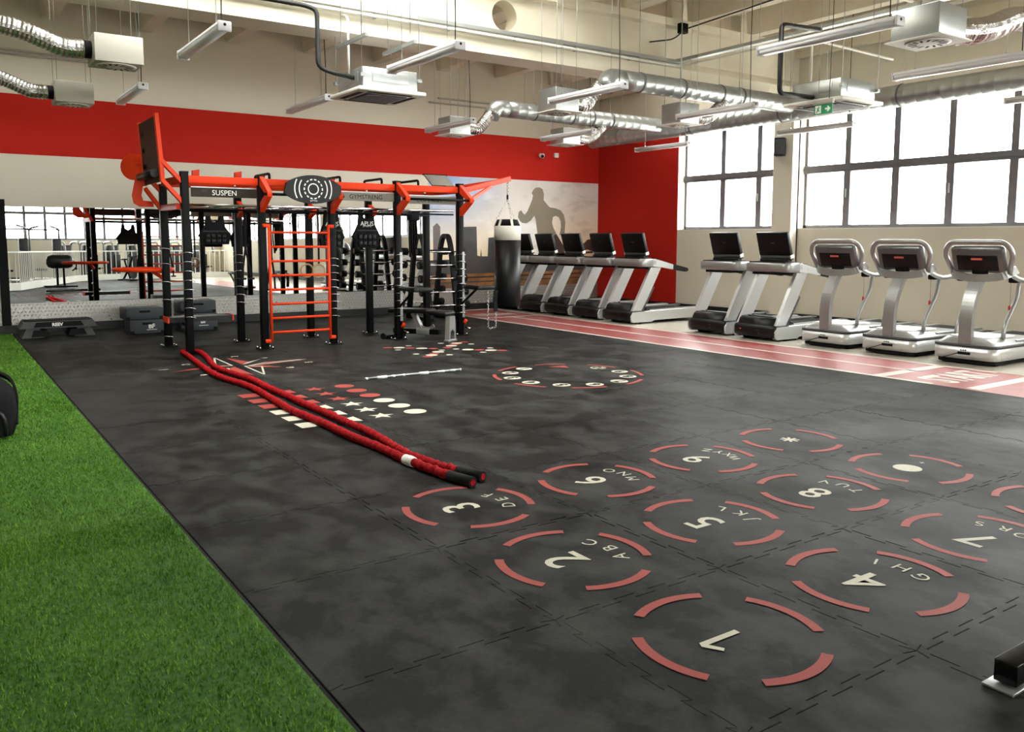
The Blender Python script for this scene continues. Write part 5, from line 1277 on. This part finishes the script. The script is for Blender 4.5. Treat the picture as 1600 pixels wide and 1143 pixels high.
# ================================================================== BEHIND THE CAMERA (seen in the mirror)
def railing():
    t = thing('white_railing', 'white picket railing reflected in the mirror', 'railing', (2, -1, 0))
    V = [Vector((x, y, 0)) for x, y in [(-3.0, -.8), (1.9, -.8), (2.5, -1.2), (3.1, -3.0), (4.2, -6.0), (5.2, -8.8), (6.0, -10.0), (7.3, -10.5), (12.9, -10.7)]]
    L_ = sum((b-a).length for a, b in zip(V[:-1], V[1:])); Q = resample(V, int(L_/.24))
    MB().tube([(p.x-2, p.y+1, 1.32) for p in V], 0, flat=(.06, .05, (0, 0, 1))).build('top_rail', MATS['white_paint'], t)
    MB().tube([(p.x-2, p.y+1, .13) for p in V], 0, flat=(.12, .26, (0, 0, 1))).build('plinth', MATS['white_paint'], t)
    bm_ = MB().box((0, 0, .78), (.034, .034, 1.04)).mesh('baluster')
    for p in Q:
        o = link('baluster', bm_, MATS['white_paint'], t); o.location = (p.x-2, p.y+1, 0)
railing()
def arch_machine():
    t = thing('strength_machine', 'x', 'machine', group='strength machines reflected in the mirror')
    for y in (-.35, .35):
        MB().tube(fillet([(-.5, y, 0), (-.5, y, 1.75), (.35, y, 1.75), (.45, y, 1.2)], .25, 5), .05, 8).build('arch_tube', MATS['silver_paint'], t)
    MB().box((-.45, 0, .85), (.3, .5, 1.5), None, .04).build('weight_housing', MATS['dark_grey'], t)
    MB().box((.3, 0, .5), (.45, .4, .1), None, .04).build('seat', MATS['black_vinyl'], t)
    MB().box((.1, 0, .85), (.1, .36, .6), None, .04).build('backrest', MATS['black_vinyl'], t)
    MB().box((.1, 0, .05), (1.3, .6, .1), None, .02).build('base', MATS['silver_paint'], t)
    MB().tube([(.3, 0, .1), (.3, 0, .5)], .05, 8).build('seat_post', MATS['silver_paint'], t)
    return t
m0 = arch_machine()
for k in range(7):
    o = m0 if k == 0 else copy_tree(m0)
    o.location = (5.4+1.05*k, -12.2-.12*k, 0); o.rotation_euler = (0, 0, 1.25)
    o['label'] = ['first', 'second', 'third', 'fourth', 'fifth', 'sixth', 'seventh'][k]+' silver arched strength machine from the left, seen in the mirror'
def cable_tower(lab, x, y):
    t = thing('cable_machine', lab, 'machine', (x, y, 0), 0, 'cable machines reflected in the mirror')
    MB().box((0, 0, .06), (1.5, .8, .12), None, .02).build('base', MATS['silver_paint'], t)
    for s in (-.6, .6): MB().tube(fillet([(s, -.25, .1), (s, -.25, 2.35), (s*.4, .1, 2.45)], .15, 4), .045, 8).build('frame_tube', MATS['silver_paint'], t)
    MB().box((.45, .1, 1.0), (.35, .35, 1.8), None, .03).build('weight_housing', MATS['dark_grey'], t)
    MB().cyl((-.7, -.2, 2.3), (.7, -.2, 2.3), .03, 8).build('lat_bar', MATS['black_steel'], t)
    MB().box((-.2, -.1, .5), (.45, .4, .1), None, .04).build('seat', MATS['black_vinyl'], t); MB().tube([(-.2, -.1, .1), (-.2, -.1, .5)], .05, 8).build('seat_post', MATS['silver_paint'], t)
cable_tower('tall cable machine at the left end of the mirror reflection', 2.9, -9.6)
cable_tower('tall cable machine with grey housing right of the first in the mirror', 4.35, -11.2)
t = thing('spin_bike', 'dark exercise bike reflected in the mirror before the railing', 'bike', (7.3, -8.4, 0), 1.2)
MB().box((0, 0, .05), (1.0, .12, .06), None, .02).build('base', MATS['black_steel'], t)
for x in (-.45, .45): MB().box((x, 0, .04), (.08, .5, .06), None, .02).build('foot', MATS['black_steel'], t)
MB().tube([(-.4, 0, .08), (0, 0, .5), (.35, 0, 1.05)], .045, 8).build('frame_tube', MATS['black_steel'], t); MB().tube([(.1, 0, .1), (-.28, 0, .9)], .04, 8).build('seat_post', MATS['black_steel'], t)
MB().cyl((.35, -.04, .35), (.35, .04, .35), .26, 20).build('flywheel', MATS['dark_grey'], t)
MB().box((-.3, 0, .95), (.28, .18, .07), None, .03).build('saddle', MATS['black_vinyl'], t)
MB().tube(fillet([(.5, -.22, 1.2), (.35, -.22, 1.08), (.35, .22, 1.08), (.5, .22, 1.2)], .06, 3), .018, 8).build('handlebar', MATS['black_vinyl'], t)
t = thing('preacher_bench', 'black padded stand on two legs reflected in the mirror before the railing', 'bench', (4.0, -3.2, 0))
MB().box((0, 0, .95), (.9, .5, .5), None, .18).build('pad', MATS['black_vinyl'], t)
for x in (-.1, .12): MB().tube([(x, 0, .05), (x, 0, .75)], .04, 8).build('leg', MATS['black_steel'], t)
MB().box((0, 0, .03), (1.1, .5, .06), None, .02).build('base', MATS['black_steel'], t)
MB().tube(arc((.35, 0, .8), .2, -1.3, 1.3, 8, 'xz'), .025, 8).build('handle', MATS['black_steel'], t)
